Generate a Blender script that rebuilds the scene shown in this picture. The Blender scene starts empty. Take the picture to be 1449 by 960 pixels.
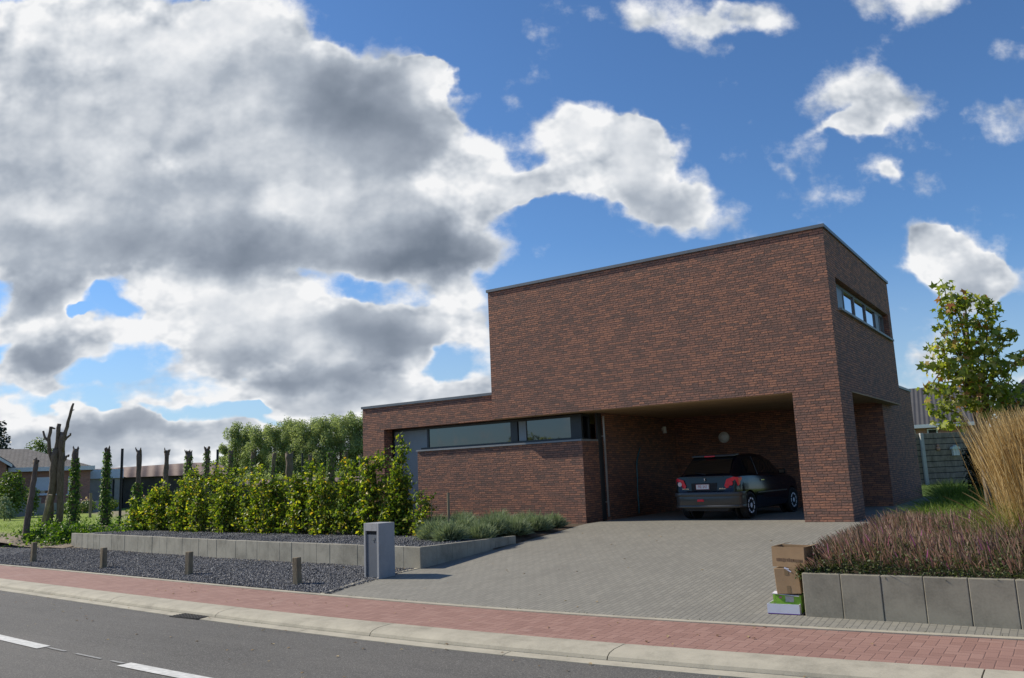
import bpy, bmesh, math, random
import numpy as np
from mathutils import Vector, Matrix

random.seed(7)
RNG = np.random.default_rng(7)
R = math.radians
SC = bpy.context.scene
COL = SC.collection

# ------------------------------------------------------------------ camera
CAM_F, CAM_YAW, CAM_PITCH, CAM_ROLL = 1152.2529, -34.0801, 9.4938, -2.4083
CAM_LOC = np.array([3.6427, -16.7451, 1.1465])
_y, _p, _r = R(CAM_YAW), R(CAM_PITCH), R(CAM_ROLL)
FW = np.array([math.sin(_y) * math.cos(_p), math.cos(_y) * math.cos(_p), math.sin(_p)])
_rt = np.array([math.cos(_y), -math.sin(_y), 0.0])
_up = np.cross(_rt, FW)
RT = math.cos(_r) * _rt + math.sin(_r) * _up
UP = -math.sin(_r) * _rt + math.cos(_r) * _up
cam = bpy.data.cameras.new("camera")
cam.sensor_fit = 'HORIZONTAL'
cam.sensor_width = 36.0
cam.lens = 36.0 * CAM_F / 1449.0
cam.clip_start = 0.1
cam.clip_end = 6000
camo = bpy.data.objects.new("camera", cam)
COL.objects.link(camo)
camo.matrix_world = Matrix(((RT[0], UP[0], -FW[0], CAM_LOC[0]), (RT[1], UP[1], -FW[1], CAM_LOC[1]),
                            (RT[2], UP[2], -FW[2], CAM_LOC[2]), (0, 0, 0, 1)))
SC.camera = camo


def ray(u, v):
    return FW + RT * (u - 724.5) / CAM_F - UP * (v - 480.0) / CAM_F


def atd(u, v, t):
    return CAM_LOC + ray(u, v) * t


def atz(u, v, z):
    d = ray(u, v)
    return CAM_LOC + d * (z - CAM_LOC[2]) / d[2]


# ------------------------------------------------------------------ light
SUN_DIR = np.array([-1.0, -0.195, 0.80])
SUN_DIR /= np.linalg.norm(SUN_DIR)
SUN_EL = math.asin(SUN_DIR[2])
SUN_AZ = math.atan2(SUN_DIR[0], SUN_DIR[1])
sun = bpy.data.lights.new("sun", 'SUN')
sun.energy = 5.0
sun.angle = R(0.53)
sun.color = (1.0, 0.92, 0.78)
suno = bpy.data.objects.new("sun", sun)
COL.objects.link(suno)
suno.rotation_mode = 'QUATERNION'
suno.rotation_quaternion = Vector(tuple(SUN_DIR)).to_track_quat('Z', 'Y')

SC.view_settings.view_transform = 'Standard'
SC.view_settings.look = 'None'
SC.view_settings.exposure = 0.09
SC.view_settings.gamma = 1.0
SC.view_settings.use_curve_mapping = False
SC.render.engine = 'CYCLES'
SC.cycles.max_bounces = 6
SC.cycles.diffuse_bounces = 2
SC.cycles.glossy_bounces = 3
SC.cycles.transmission_bounces = 4
SC.cycles.transparent_max_bounces = 6
SC.cycles.use_denoising = True
SC.cycles.sample_clamp_indirect = 8


# ------------------------------------------------------------------ node helper
class NT:
    def __init__(self, tree):
        self.t = tree
        self.n = tree.nodes
        self.l = tree.links

    def node(self, typ, **kw):
        nd = self.n.new(typ)
        for k, v in kw.items():
            setattr(nd, k, v)
        return nd

    def set(self, sock, v):
        if v is None:
            return
        if isinstance(v, bpy.types.NodeSocket):
            self.l.new(v, sock)
        elif isinstance(v, bpy.types.Node):
            self.l.new(v.outputs[0], sock)
        else:
            if hasattr(sock.default_value, '__len__') and not hasattr(v, '__len__'):
                v = [v] * len(sock.default_value)
            if hasattr(sock.default_value, '__len__') and len(sock.default_value) == 4 and len(v) == 3:
                v = (*v, 1.0)
            sock.default_value = v

    def math(self, op, a, b=None, c=None, clamp=False):
        nd = self.n.new('ShaderNodeMath')
        nd.operation = op
        nd.use_clamp = clamp
        for i, v in enumerate((a, b, c)):
            if v is not None:
                self.set(nd.inputs[i], v)
        return nd.outputs[0]

    def vmath(self, op, a, b=None, s=None):
        nd = self.n.new('ShaderNodeVectorMath')
        nd.operation = op
        self.set(nd.inputs[0], a)
        if b is not None:
            self.set(nd.inputs[1], b)
        if s is not None:
            self.set(nd.inputs['Scale'], s)
        return nd.outputs['Value'] if op in ('LENGTH', 'DOT_PRODUCT', 'DISTANCE') else nd.outputs[0]

    def noise(self, vec, scale, detail=4, rough=0.5, dist=0.0, out='Fac', lac=2.0, dims='3D'):
        nd = self.n.new('ShaderNodeTexNoise')
        nd.noise_dimensions = dims
        if vec is not None:
            self.set(nd.inputs['Vector'], vec)
        nd.inputs['Scale'].default_value = scale
        nd.inputs['Detail'].default_value = detail
        nd.inputs['Roughness'].default_value = rough
        nd.inputs['Distortion'].default_value = dist
        nd.inputs['Lacunarity'].default_value = lac
        return nd.outputs[out]

    def voronoi(self, vec, scale, feature='F1', out='Distance', rnd=1.0):
        nd = self.n.new('ShaderNodeTexVoronoi')
        nd.feature = feature
        if vec is not None:
            self.set(nd.inputs['Vector'], vec)
        nd.inputs['Scale'].default_value = scale
        nd.inputs['Randomness'].default_value = rnd
        return nd.outputs[out]

    def ramp(self, fac, stops, interp='LINEAR'):
        nd = self.n.new('ShaderNodeValToRGB')
        nd.color_ramp.interpolation = interp
        el = nd.color_ramp.elements
        while len(el) > 1:
            el.remove(el[-1])
        for i, (p, c) in enumerate(stops):
            e = el[0] if i == 0 else el.new(p)
            e.position = p
            if not hasattr(c, '__len__'):
                c = (c, c, c)
            e.color = (*c[:3], 1.0)
        self.set(nd.inputs[0], fac)
        return nd.outputs[0]

    def maprange(self, v, a, b, c=0.0, d=1.0, smooth=True):
        nd = self.n.new('ShaderNodeMapRange')
        nd.interpolation_type = 'SMOOTHSTEP' if smooth else 'LINEAR'
        self.set(nd.inputs[0], v)
        for i, x in enumerate((a, b, c, d)):
            self.set(nd.inputs[1 + i], x)
        return nd.outputs[0]

    def mix(self, fac, a, b, mode='MIX'):
        nd = self.n.new('ShaderNodeMix')
        nd.data_type = 'RGBA'
        nd.blend_type = mode
        self.set(nd.inputs[0], fac)
        self.set(nd.inputs[6], a)
        self.set(nd.inputs[7], b)
        return nd.outputs[2]

    def combine(self, x, y, z=0.0):
        nd = self.n.new('ShaderNodeCombineXYZ')
        for i, v in enumerate((x, y, z)):
            self.set(nd.inputs[i], v)
        return nd.outputs[0]

    def sep(self, v):
        nd = self.n.new('ShaderNodeSeparateXYZ')
        self.set(nd.inputs[0], v)
        return nd.outputs[0], nd.outputs[1], nd.outputs[2]

    def bump(self, h, strength=0.5, dist=0.01, normal=None):
        nd = self.n.new('ShaderNodeBump')
        nd.inputs['Strength'].default_value = strength
        nd.inputs['Distance'].default_value = dist
        self.set(nd.inputs['Height'], h)
        if normal is not None:
            self.set(nd.inputs['Normal'], normal)
        return nd.outputs[0]


# ------------------------------------------------------------------ sky
# clouds laid out on the sky dome as (azimuth tangent, elevation tangent, radii, turn, weight) about the bearing SKY_AZ
SKY_AZ = R(-34.0801)
CLOUD_COVER = [
    (-0.5493, 0.5411, 0.2432, 0.1854, -0.045, 1.2),
    (-0.3526, 0.5123, 0.1396, 0.1458, -0.045, 1.0),
    (-0.2133, 0.4863, 0.1404, 0.1239, -0.359, 1.0),
    (-0.1115, 0.4817, 0.0694, 0.0875, -0.045, 0.9),
    (-0.0871, 0.5303, 0.0373, 0.0348, -0.045, 0.6),
    (-0.3351, 0.6022, 0.0708, 0.0608, -0.046, 0.6),
    (-0.0437, 0.4298, 0.078, 0.0404, -0.15, 0.75),
    (-0.023, 0.3693, 0.0908, 0.0453, -0.044, 0.75),
    (-0.422, 0.3225, 0.298, 0.0878, -0.044, 1.2),
    (-0.1066, 0.2948, 0.1347, 0.0733, -0.147, 1.1),
    (-0.223, 0.3991, 0.1644, 0.1039, -0.044, 1.0),
    (-0.5965, 0.3774, 0.1461, 0.1125, -0.044, 1),
    (0.1245, 0.403, 0.1018, 0.0762, -0.203, 0.95),
    (0.0815, 0.4535, 0.046, 0.0389, -0.045, 0.6),
    (0.1809, 0.4247, 0.0595, 0.0462, -0.044, 0.6),
    (0.1889, 0.3429, 0.0807, 0.049, -0.359, 0.75),
    (0.242, 0.3264, 0.0541, 0.0374, -0.044, 0.42),
    (0.0402, 0.3589, 0.0635, 0.0359, -0.044, 0.5),
    (-0.3746, 0.2057, 0.133, 0.067, -0.043, 1.0),
    (-0.2682, 0.1876, 0.1326, 0.071, -0.043, 1.0),
    (-0.1714, 0.1612, 0.1143, 0.0617, -0.043, 1.0),
    (-0.4955, 0.238, 0.037, 0.0123, -0.532, -0.8),
    (-0.5437, 0.2219, 0.0225, 0.0093, 0.377, -0.5),
    (-0.5228, 0.1495, 0.0704, 0.0159, -0.042, -0.7),
    (-0.3725, 0.0966, 0.1046, 0.0087, -0.042, -0.45),
    (-0.0748, 0.1526, 0.0299, 0.0353, -0.042, -0.5),
    (-0.587, 0.2012, 0.1154, 0.0537, -0.043, 0.85),
    (-0.5844, 0.1521, 0.0705, 0.0265, -0.042, 0.65),
    (-0.0647, 0.1969, 0.0752, 0.043, 0.161, 0.62),
    (-0.2855, 0.1087, 0.1657, 0.0279, -0.042, 0.65),
    (-0.555, 0.0895, 0.1742, 0.0312, -0.042, 0.75),
    (-0.4064, 0.0617, 0.1992, 0.0274, -0.042, 0.75),
    (-0.1636, 0.0948, 0.1478, 0.0295, -0.042, 0.7),
    (-0.5963, 0.0525, 0.1472, 0.0342, -0.042, 0.75),
    (-0.0589, 0.1035, 0.061, 0.0261, -0.042, 0.4),
    (-0.5994, 0.2654, 0.0897, 0.0548, -0.043, 0.5),
    (-0.2679, 0.0516, 0.2073, 0.0188, -0.042, 0.5),
    (-0.4573, 0.0296, 0.2584, 0.0187, -0.042, 0.6),
    (0.2378, 0.571, 0.0981, 0.0452, -0.588, 0.55),
    (0.3331, 0.5871, 0.0891, 0.0345, -0.046, 0.72),
    (0.2008, 0.5123, 0.0344, 0.0251, -0.996, 0.5),
    (0.5508, 0.5976, 0.0984, 0.0287, -0.046, 0.6),
    (0.4826, 0.4551, 0.1193, 0.0565, -0.045, 0.74),
    (0.4087, 0.4097, 0.0984, 0.0227, 0.267, 0.5),
    (0.5077, 0.3573, 0.0623, 0.026, -0.258, 0.54),
    (0.4511, 0.3789, 0.0635, 0.0268, -0.044, 0.4),
    (0.3565, 0.3716, 0.02, 0.0143, -0.044, 0.45),
    (0.6546, 0.4327, 0.0674, 0.0325, 0.164, 0.64),
    (0.6447, 0.5273, 0.0435, 0.0306, -0.717, 0.36),
    (0.5569, 0.2475, 0.0821, 0.0615, -0.361, 0.9),
    (0.6101, 0.2132, 0.0662, 0.0471, -0.043, 0.66),
    (0.5394, 0.2853, 0.0375, 0.0279, -0.044, 0.48),
    (0.5009, 0.1193, 0.0522, 0.0264, -0.042, 0.66),
    (0.5842, 0.0894, 0.0822, 0.0332, -0.042, 0.6),
    (0.2881, 0.3909, 0.0409, 0.0172, -0.044, 0.34),
    (0.1645, 0.5999, 0.047, 0.0255, -0.046, 0.28),
    (0.2876, 0.4935, 0.0461, 0.0218, -0.585, 0.25),
    (0.4869, 0.0761, 0.0518, 0.0191, -0.042, 0.45)]
CLOUD_DARK = [
    (-0.1945, 0.5152, 0.1124, 0.0828, -0.257, 0.8),
    (-0.131, 0.4288, 0.1055, 0.0671, -0.044, 0.7),
    (-0.2319, 0.4479, 0.0829, 0.0865, -0.044, 0.45),
    (-0.3438, 0.5469, 0.0842, 0.0548, -0.045, 0.35),
    (-0.4917, 0.4988, 0.1603, 0.0579, -0.253, 0.25),
    (-0.4487, 0.3097, 0.2524, 0.0509, -0.043, 0.55),
    (-0.2684, 0.2787, 0.1435, 0.0386, -0.043, 0.55),
    (-0.071, 0.284, 0.1165, 0.0568, -0.146, 0.95),
    (-0.1431, 0.264, 0.0894, 0.0366, -0.043, 0.6),
    (-0.6071, 0.2428, 0.0983, 0.0409, -0.043, 0.75),
    (-0.5939, 0.1658, 0.0795, 0.0249, -0.042, 0.7),
    (-0.1887, 0.1887, 0.071, 0.0425, -0.244, 0.6),
    (-0.1319, 0.155, 0.0747, 0.0371, -0.042, 0.6),
    (-0.2506, 0.1247, 0.1312, 0.0193, -0.042, 0.6),
    (-0.3473, 0.1553, 0.0968, 0.0177, -0.042, 0.25),
    (-0.3926, 0.22, 0.0978, 0.045, -0.043, -0.35),
    (-0.2683, 0.2283, 0.0712, 0.0272, -0.043, -0.3),
    (-0.5717, 0.0772, 0.1131, 0.031, -0.042, 0.5),
    (-0.4503, 0.0808, 0.0957, 0.0225, -0.042, 0.45),
    (0.2191, 0.3227, 0.0715, 0.0422, -0.253, 0.6),
    (0.1386, 0.3356, 0.0812, 0.0263, -0.044, 0.4),
    (0.5982, 0.191, 0.0791, 0.0316, -0.043, 0.55),
    (-0.3779, 0.3773, 0.1458, 0.0567, -0.044, 0.2),
    (-0.6007, 0.4546, 0.0555, 0.1153, -0.044, 0.2),
    (-0.0827, 0.5201, 0.0419, 0.0495, -0.045, -0.6),
    (-0.048, 0.4397, 0.0643, 0.0339, -0.044, -0.5),
    (-0.0322, 0.3668, 0.0727, 0.0378, -0.044, -0.5),
    (-0.354, 0.6031, 0.1038, 0.0507, -0.046, -0.65),
    (-0.2867, 0.3543, 0.05, 0.0301, -0.044, -0.7),
    (-0.5614, 0.6023, 0.104, 0.0608, -0.045, -0.4),
    (-0.6051, 0.3682, 0.0547, 0.0284, -0.044, -0.4),
    (-0.3216, 0.226, 0.1245, 0.0271, -0.043, -0.5),
    (-0.4635, 0.214, 0.0978, 0.0449, -0.043, -0.5),
    (0.1171, 0.4324, 0.11, 0.0482, -0.044, -0.4),
    (0.5442, 0.2527, 0.0711, 0.0367, -0.043, -0.3)]

world = bpy.data.worlds.new("World")
SC.world = world
world.use_nodes = True
world.cycles.sampling_method = 'MANUAL'
world.cycles.sample_map_resolution = 512
wt = NT(world.node_tree)
wt.n.clear()
SKY_STRENGTH = 0.10
gen = wt.node('ShaderNodeTexCoord').outputs['Generated']
dF = wt.vmath('DOT_PRODUCT', gen, (math.sin(SKY_AZ), math.cos(SKY_AZ), 0))
dR = wt.vmath('DOT_PRODUCT', gen, (math.cos(SKY_AZ), -math.sin(SKY_AZ), 0))
dZ = wt.vmath('DOT_PRODUCT', gen, (0, 0, 1))
dFa = wt.math('MAXIMUM', wt.math('ABSOLUTE', dF), 0.12)
U = wt.math('DIVIDE', dR, dFa)
V = wt.math('DIVIDE', dZ, dFa)
P0 = wt.combine(U, V)
w1 = wt.vmath('SUBTRACT', wt.noise(P0, 7.0, 3, 0.55, out='Color', dims='2D'), (0.5, 0.5, 0.5))
w2 = wt.vmath('SUBTRACT', wt.noise(P0, 26.0, 3, 0.6, out='Color', dims='2D'), (0.5, 0.5, 0.5))
P1 = wt.vmath('ADD', wt.vmath('ADD', P0, wt.vmath('SCALE', w1, s=0.060)), wt.vmath('SCALE', w2, s=0.018))


def blob_sum(pvec, blobs, lo, hi, start=None):
    tot = start
    for (u, v, ru, rv, ang, w) in blobs:
        mp = wt.node('ShaderNodeMapping', vector_type='TEXTURE')
        if tot is None:
            wt.set(mp.inputs['Vector'], pvec)
        else:           # chained one after another, so that the shader needs little stack
            ma = wt.node('ShaderNodeVectorMath', operation='MULTIPLY_ADD')
            wt.set(ma.inputs[0], tot)
            wt.set(ma.inputs[1], (1e-9, 1e-9, 1e-9))
            wt.set(ma.inputs[2], pvec)
            wt.set(mp.inputs['Vector'], ma.outputs[0])
        mp.inputs['Location'].default_value = (u, v, 0)
        mp.inputs['Rotation'].default_value = (0, 0, ang)
        mp.inputs['Scale'].default_value = (ru, rv, 1)
        ln = wt.vmath('LENGTH', mp.outputs[0])
        b = wt.maprange(ln, hi, lo, 0.0, w)
        tot = b if tot is None else wt.math('ADD', tot, b)
    return tot


cov = blob_sum(P1, CLOUD_COVER, 0.35, 1.25)
bank = wt.math('MULTIPLY', wt.maprange(V, 0.27, 0.10, 0.0, 1.0), wt.maprange(U, 0.14, -0.08))     # rows of cumulus low over the fields
bank = wt.math('MULTIPLY', bank, wt.maprange(wt.noise(wt.vmath('MULTIPLY', P0, (1.0, 2.4, 1.0)), 7.5, 3, 0.5, dims='2D'), 0.38, 0.60, 0.05, 0.5))
cov = wt.math('MINIMUM', wt.math('ADD', cov, bank), 1.35)
drk = wt.math('MINIMUM', blob_sum(P1, CLOUD_DARK, 0.1, 1.2, wt.math('MULTIPLY', cov, 1e-9)), 1.1)
# puffs flatten towards the horizon
Vc = wt.math('MAXIMUM', V, -0.05)
Vs = wt.math('ADD', Vc, wt.math('MULTIPLY', 0.16, wt.math('SUBTRACT', 1.0, wt.math('POWER', 2.718, wt.math('MULTIPLY', Vc, -6.0)))))
P2 = wt.vmath('ADD', wt.combine(U, wt.math('MULTIPLY', Vs, 1.1)), wt.vmath('SCALE', w1, s=0.012))
OFF = (-0.014, 0.024, 0.0)


def billow(vec):
    nd = wt.node('ShaderNodeTexVoronoi', feature='SMOOTH_F1', voronoi_dimensions='2D')
    wt.set(nd.inputs['Vector'], vec)
    nd.inputs['Scale'].default_value = 9.0
    nd.inputs['Detail'].default_value = 3.0
    nd.inputs['Roughness'].default_value = 0.5
    nd.inputs['Lacunarity'].default_value = 2.3
    nd.inputs['Smoothness'].default_value = 0.22
    nd.normalize = True
    return wt.math('SUBTRACT', 1.0, nd.outputs['Distance'])


fb = wt.noise(P2, 9.0, 12, 0.58, dims='2D')
fbc = wt.noise(P2, 7.0, 5, 0.55, dims='2D')
bl = billow(P2)
bls = billow(wt.vmath('ADD', P2, OFF))
thin = wt.maprange(cov, 0.45, 1.0)                       # 0: torn wisps, 1: full cumulus
body = wt.math('ADD', cov, wt.math('MULTIPLY', wt.math('SUBTRACT', fb, 0.5), wt.math('SUBTRACT', 2.9, wt.math('MULTIPLY', thin, 1.9))))
body = wt.math('ADD', body, wt.math('MULTIPLY', wt.math('SUBTRACT', bl, 0.62), wt.math('ADD', 0.35, wt.math('MULTIPLY', thin, 1.0))))
alpha = wt.maprange(body, 0.28, wt.math('SUBTRACT', 1.25, wt.math('MULTIPLY', thin, 0.78)))
alpha = wt.math("MULTIPLY", alpha, wt.maprange(dF, -0.1, 0.35, 0.45, 1.0))
lowf = wt.noise(P2, 3.5, 4, 0.55, dims='2D')
thick = wt.math('ADD', wt.math('ADD', drk, wt.maprange(cov, 0.75, 1.35, 0.0, 0.30)), wt.math('MULTIPLY', wt.math('SUBTRACT', lowf, 0.5), 0.7))
thick = wt.math('ADD', thick, wt.math('MULTIPLY', wt.math('SUBTRACT', fbc, 0.5), wt.maprange(cov, 0.9, 1.3, 0.7, 0.5)))
thick = wt.math('ADD', thick, wt.math('MULTIPLY', wt.math('SUBTRACT', 0.62, bl), wt.maprange(cov, 0.9, 1.3, 0.5, 0.22)))
tone = wt.math('MULTIPLY', wt.maprange(thick, -0.02, 1.62, smooth=False), wt.maprange(body, 0.35, 0.95))
relief = wt.math('MULTIPLY', wt.math('SUBTRACT', bl, bls), wt.math('MULTIPLY', wt.maprange(drk, 0.0, 0.9, 1.7, 0.35), wt.maprange(cov, 0.95, 1.35, 1.0, 0.40)))
tone = wt.math('SUBTRACT', wt.math('ADD', tone, wt.maprange(thin, 0.3, 1.0, 0.05, 0.15)), relief, clamp=True)
ccol = wt.ramp(tone, [(0.0, (0.86, 0.865, 0.875)), (0.2, (0.66, 0.69, 0.73)), (0.5, (0.395, 0.44, 0.505)), (0.75, (0.255, 0.295, 0.36)), (1.0, (0.155, 0.19, 0.245))])
ccol = wt.vmath('SCALE', ccol, s=1.0 / SKY_STRENGTH)
sky = wt.node('ShaderNodeTexSky', sky_type='NISHITA')
sky.sun_disc = False
sky.sun_elevation = SUN_EL
sky.sun_rotation = SUN_AZ
sky.altitude = 50
sky.air_density = 1.0
sky.dust_density = 0.2
sky.ozone_density = 4.0
skyc = wt.mix(1.0, sky.outputs[0], (0.76, 1.0, 1.22), 'MULTIPLY')
skyc = wt.mix(wt.maprange(V, 0.30, -0.02, 0.0, 0.62), skyc, (4.6, 5.7, 6.7))
skymix = wt.mix(alpha, skyc, ccol)
bg = wt.node('ShaderNodeBackground')
wt.set(bg.inputs[0], skymix)
bg.inputs[1].default_value = SKY_STRENGTH
wo = wt.node('ShaderNodeOutputWorld')
wt.l.new(bg.outputs[0], wo.inputs[0])

# ------------------------------------------------------------------ materials
def new_mat(name):
    m = bpy.data.materials.new(name)
    m.use_nodes = True
    t = NT(m.node_tree)
    t.n.clear()
    out = t.node('ShaderNodeOutputMaterial')
    return m, t, out


def principled(t, out, col, rough=0.6, metal=0.0, normal=None, ior=None, spec=None, coat=None):
    b = t.node('ShaderNodeBsdfPrincipled')
    t.set(b.inputs['Base Color'], col)
    t.set(b.inputs['Roughness'], rough)
    b.inputs['Metallic'].default_value = metal
    if normal is not None:
        t.set(b.inputs['Normal'], normal)
    if ior is not None:
        b.inputs['IOR'].default_value = ior
    if spec is not None:
        b.inputs['Specular IOR Level'].default_value = spec
    if coat is not None:
        b.inputs['Coat Weight'].default_value = coat
        b.inputs['Coat Roughness'].default_value = 0.03
    t.l.new(b.outputs[0], out.inputs[0])
    return b


def geo_pos(t):
    return t.node('ShaderNodeNewGeometry').outputs['Position']


def obj_pos(t):
    return t.node('ShaderNodeTexCoord').outputs['Object']


def uv_pos(t):
    return t.node('ShaderNodeTexCoord').outputs['UV']


def M_plain(name, col, rough=0.6, metal=0.0, var=0.15, scale=6.0, bump=0.0, bscale=40.0, bdist=0.004, spec=None, ior=None, coat=None):
    m, t, out = new_mat(name)
    p = obj_pos(t)
    n = t.noise(p, scale, 5, 0.6)
    lo = tuple(c * (1 - var) for c in col)
    hi = tuple(min(1, c * (1 + var)) for c in col)
    c = t.ramp(n, [(0.3, lo), (0.7, hi)])
    nm = t.bump(t.noise(p, bscale, 4, 0.6), bump, bdist) if bump else None
    principled(t, out, c, rough, metal, nm, spec=spec, ior=ior, coat=coat)
    return m


def M_brick(name, stops, mortar=(0.03, 0.026, 0.024), w=0.20, h=0.051, mort=0.0055, bump=1.0, dist=0.018, tint=None):
    m, t, out = new_mat(name)
    uv = uv_pos(t)
    jit = t.vmath('SCALE', t.vmath('SUBTRACT', t.noise(uv, 15.0, 3, 0.6, out='Color'), (0.5, 0.5, 0.5)), s=0.020)
    uvj = t.vmath('ADD', uv, jit)
    b = t.node('ShaderNodeTexBrick')
    b.offset = 0.41
    b.offset_frequency = 2
    b.squash = 0.72
    b.squash_frequency = 3
    t.set(b.inputs['Vector'], uvj)
    b.inputs['Color1'].default_value = (0, 0, 0, 1)
    b.inputs['Color2'].default_value = (1, 1, 1, 1)
    b.inputs['Mortar'].default_value = (0.5, 0.5, 0.5, 1)
    b.inputs['Scale'].default_value = 1.0
    b.inputs['Mortar Size'].default_value = mort
    b.inputs['Mortar Smooth'].default_value = 0.35
    b.inputs['Bias'].default_value = 0.0
    b.inputs['Brick Width'].default_value = w
    b.inputs['Row Height'].default_value = h
    g = b.outputs['Color']
    fac = b.outputs['Fac']
    n1 = t.noise(uv, 0.8, 4, 0.6)
    n2 = t.noise(t.vmath('MULTIPLY', uv, (0.6, 1.0, 1.0)), 30.0, 4, 0.7)
    n3 = t.noise(t.vmath('MULTIPLY', uv, (1.0, 2.6, 1.0)), 5.5, 3, 0.6)
    v = t.math('ADD', t.math('MULTIPLY', g, 0.56), t.math('MULTIPLY', t.math('SUBTRACT', n1, 0.5), 0.3))
    v = t.math('ADD', v, t.math('MULTIPLY', t.math('SUBTRACT', n2, 0.5), 0.75))
    v = t.math('ADD', v, t.math('ADD', t.math('MULTIPLY', t.math('SUBTRACT', n3, 0.5), 0.45), 0.22), clamp=True)
    c = t.ramp(v, stops)
    c = t.mix(fac, c, mortar)
    hgt = t.math('MULTIPLY', t.math('SUBTRACT', 1.0, fac), 0.75)
    hgt = t.math('ADD', hgt, t.math('MULTIPLY', g, 0.55))
    hgt = t.math('ADD', hgt, t.math('MULTIPLY', n2, 0.75))
    nm = t.bump(hgt, bump, dist)
    principled(t, out, c, 0.85, 0.0, nm, spec=0.3)
    return m


def M_rows(name, stops, w, h, mort, swap=True, jointcol=(0.12, 0.115, 0.1), bump=0.5, dist=0.006):
    m, t, out = new_mat(name)
    x, y, z = t.sep(geo_pos(t))
    vec = t.combine(y, x) if swap else t.combine(x, y)
    wob = t.vmath('SCALE', t.vmath('SUBTRACT', t.noise(vec, 3.0, 2, 0.5, out='Color'), (0.5, 0.5, 0.5)), s=0.012)
    b = t.node('ShaderNodeTexBrick')
    b.offset = 0.5
    t.set(b.inputs['Vector'], t.vmath('ADD', vec, wob))
    b.inputs['Color1'].default_value = (0, 0, 0, 1)
    b.inputs['Color2'].default_value = (1, 1, 1, 1)
    b.inputs['Mortar'].default_value = (0.5, 0.5, 0.5, 1)
    b.inputs['Scale'].default_value = 1.0
    b.inputs['Mortar Size'].default_value = mort
    b.inputs['Mortar Smooth'].default_value = 0.4
    b.inputs['Brick Width'].default_value = w
    b.inputs['Row Height'].default_value = h
    n1 = t.noise(vec, 0.55, 5, 0.6)
    n2 = t.noise(vec, 60.0, 3, 0.6)
    v = t.math('ADD', t.math('ADD', 0.12, t.math('MULTIPLY', b.outputs['Color'], 0.24)), t.math('MULTIPLY', n1, 0.5))
    v = t.math('ADD', v, t.math('MULTIPLY', t.math('SUBTRACT', n2, 0.5), 0.4), clamp=True)
    c = t.ramp(v, stops)
    c = t.mix(t.math('MULTIPLY', b.outputs['Fac'], 0.8), c, jointcol)
    # dry stains, worn and sandy patches
    st = t.maprange(t.noise(vec, 1.6, 6, 0.7), 0.60, 0.74)
    c = t.mix(t.math('MULTIPLY', st, 0.22), c, (0.36, 0.33, 0.27))
    hgt = t.math('ADD', t.math('SUBTRACT', 1.0, b.outputs['Fac']), t.math('MULTIPLY', n2, 0.3))
    hgt = t.math('ADD', hgt, t.math('MULTIPLY', b.outputs['Color'], 0.25))
    principled(t, out, c, 0.8, 0, t.bump(hgt, bump, dist), spec=0.3)
    return m


def M_herring(name, stops, w=0.115, jointcol=(0.16, 0.09, 0.075)):
    m, t, out = new_mat(name)
    x, y, z = t.sep(geo_pos(t))
    vec0 = t.combine(x, y)
    wob = t.vmath('SCALE', t.vmath('SUBTRACT', t.noise(vec0, 2.5, 2, 0.5, out='Color'), (0.5, 0.5, 0.5)), s=0.012)
    x, y, z = t.sep(t.vmath('SCALE', t.vmath('ADD', vec0, wob), s=1.0 / w))
    i = t.math('FLOOR', x)
    j = t.math('FLOOR', y)
    fx = t.math('SUBTRACT', x, i)
    fy = t.math('SUBTRACT', y, j)
    k = t.math('FLOORED_MODULO', t.math('SUBTRACT', i, j), 4.0)

    def eq(v):
        return t.math('COMPARE', k, v, 0.25)
    k1, k2, k3 = eq(1.0), eq(2.0), eq(3.0)
    vert = t.math('ADD', k2, k3)
    lx = t.math('ADD', fx, k1)
    ly = t.math('ADD', fy, k2)
    wx = t.math('SUBTRACT', 2.0, vert)
    wy = t.math('ADD', 1.0, vert)
    ed = t.math('MINIMUM', t.math('MINIMUM', lx, t.math('SUBTRACT', wx, lx)), t.math('MINIMUM', ly, t.math('SUBTRACT', wy, ly)))
    idv = t.combine(t.math('SUBTRACT', i, k1), t.math('SUBTRACT', j, k2))
    wn = t.node('ShaderNodeTexWhiteNoise', noise_dimensions='2D')
    t.set(wn.inputs['Vector'], idv)
    g = wn.outputs['Value']
    joint = t.maprange(ed, 0.075, 0.02)
    n1 = t.noise(vec0, 0.7, 5, 0.6)
    n2 = t.noise(vec0, 70.0, 3, 0.65)
    v = t.math('ADD', t.math('MULTIPLY', g, 0.42), t.math('MULTIPLY', n1, 0.45))
    v = t.math('ADD', v, t.math('MULTIPLY', t.math('SUBTRACT', n2, 0.5), 0.4), clamp=True)
    c = t.ramp(v, stops)
    c = t.mix(t.math('MULTIPLY', joint, 0.55), c, jointcol)
    st = t.maprange(t.noise(vec0, 1.1, 6, 0.7), 0.55, 0.72)
    c = t.mix(t.math('MULTIPLY', st, 0.3), c, (0.40, 0.30, 0.26))
    hgt = t.math('ADD', t.math('SUBTRACT', 1.0, joint), t.math('ADD', t.math('MULTIPLY', n2, 0.35), t.math('MULTIPLY', g, 0.25)))
    principled(t, out, c, 0.8, 0, t.bump(hgt, 0.5, 0.006), spec=0.3)
    return m


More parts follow.
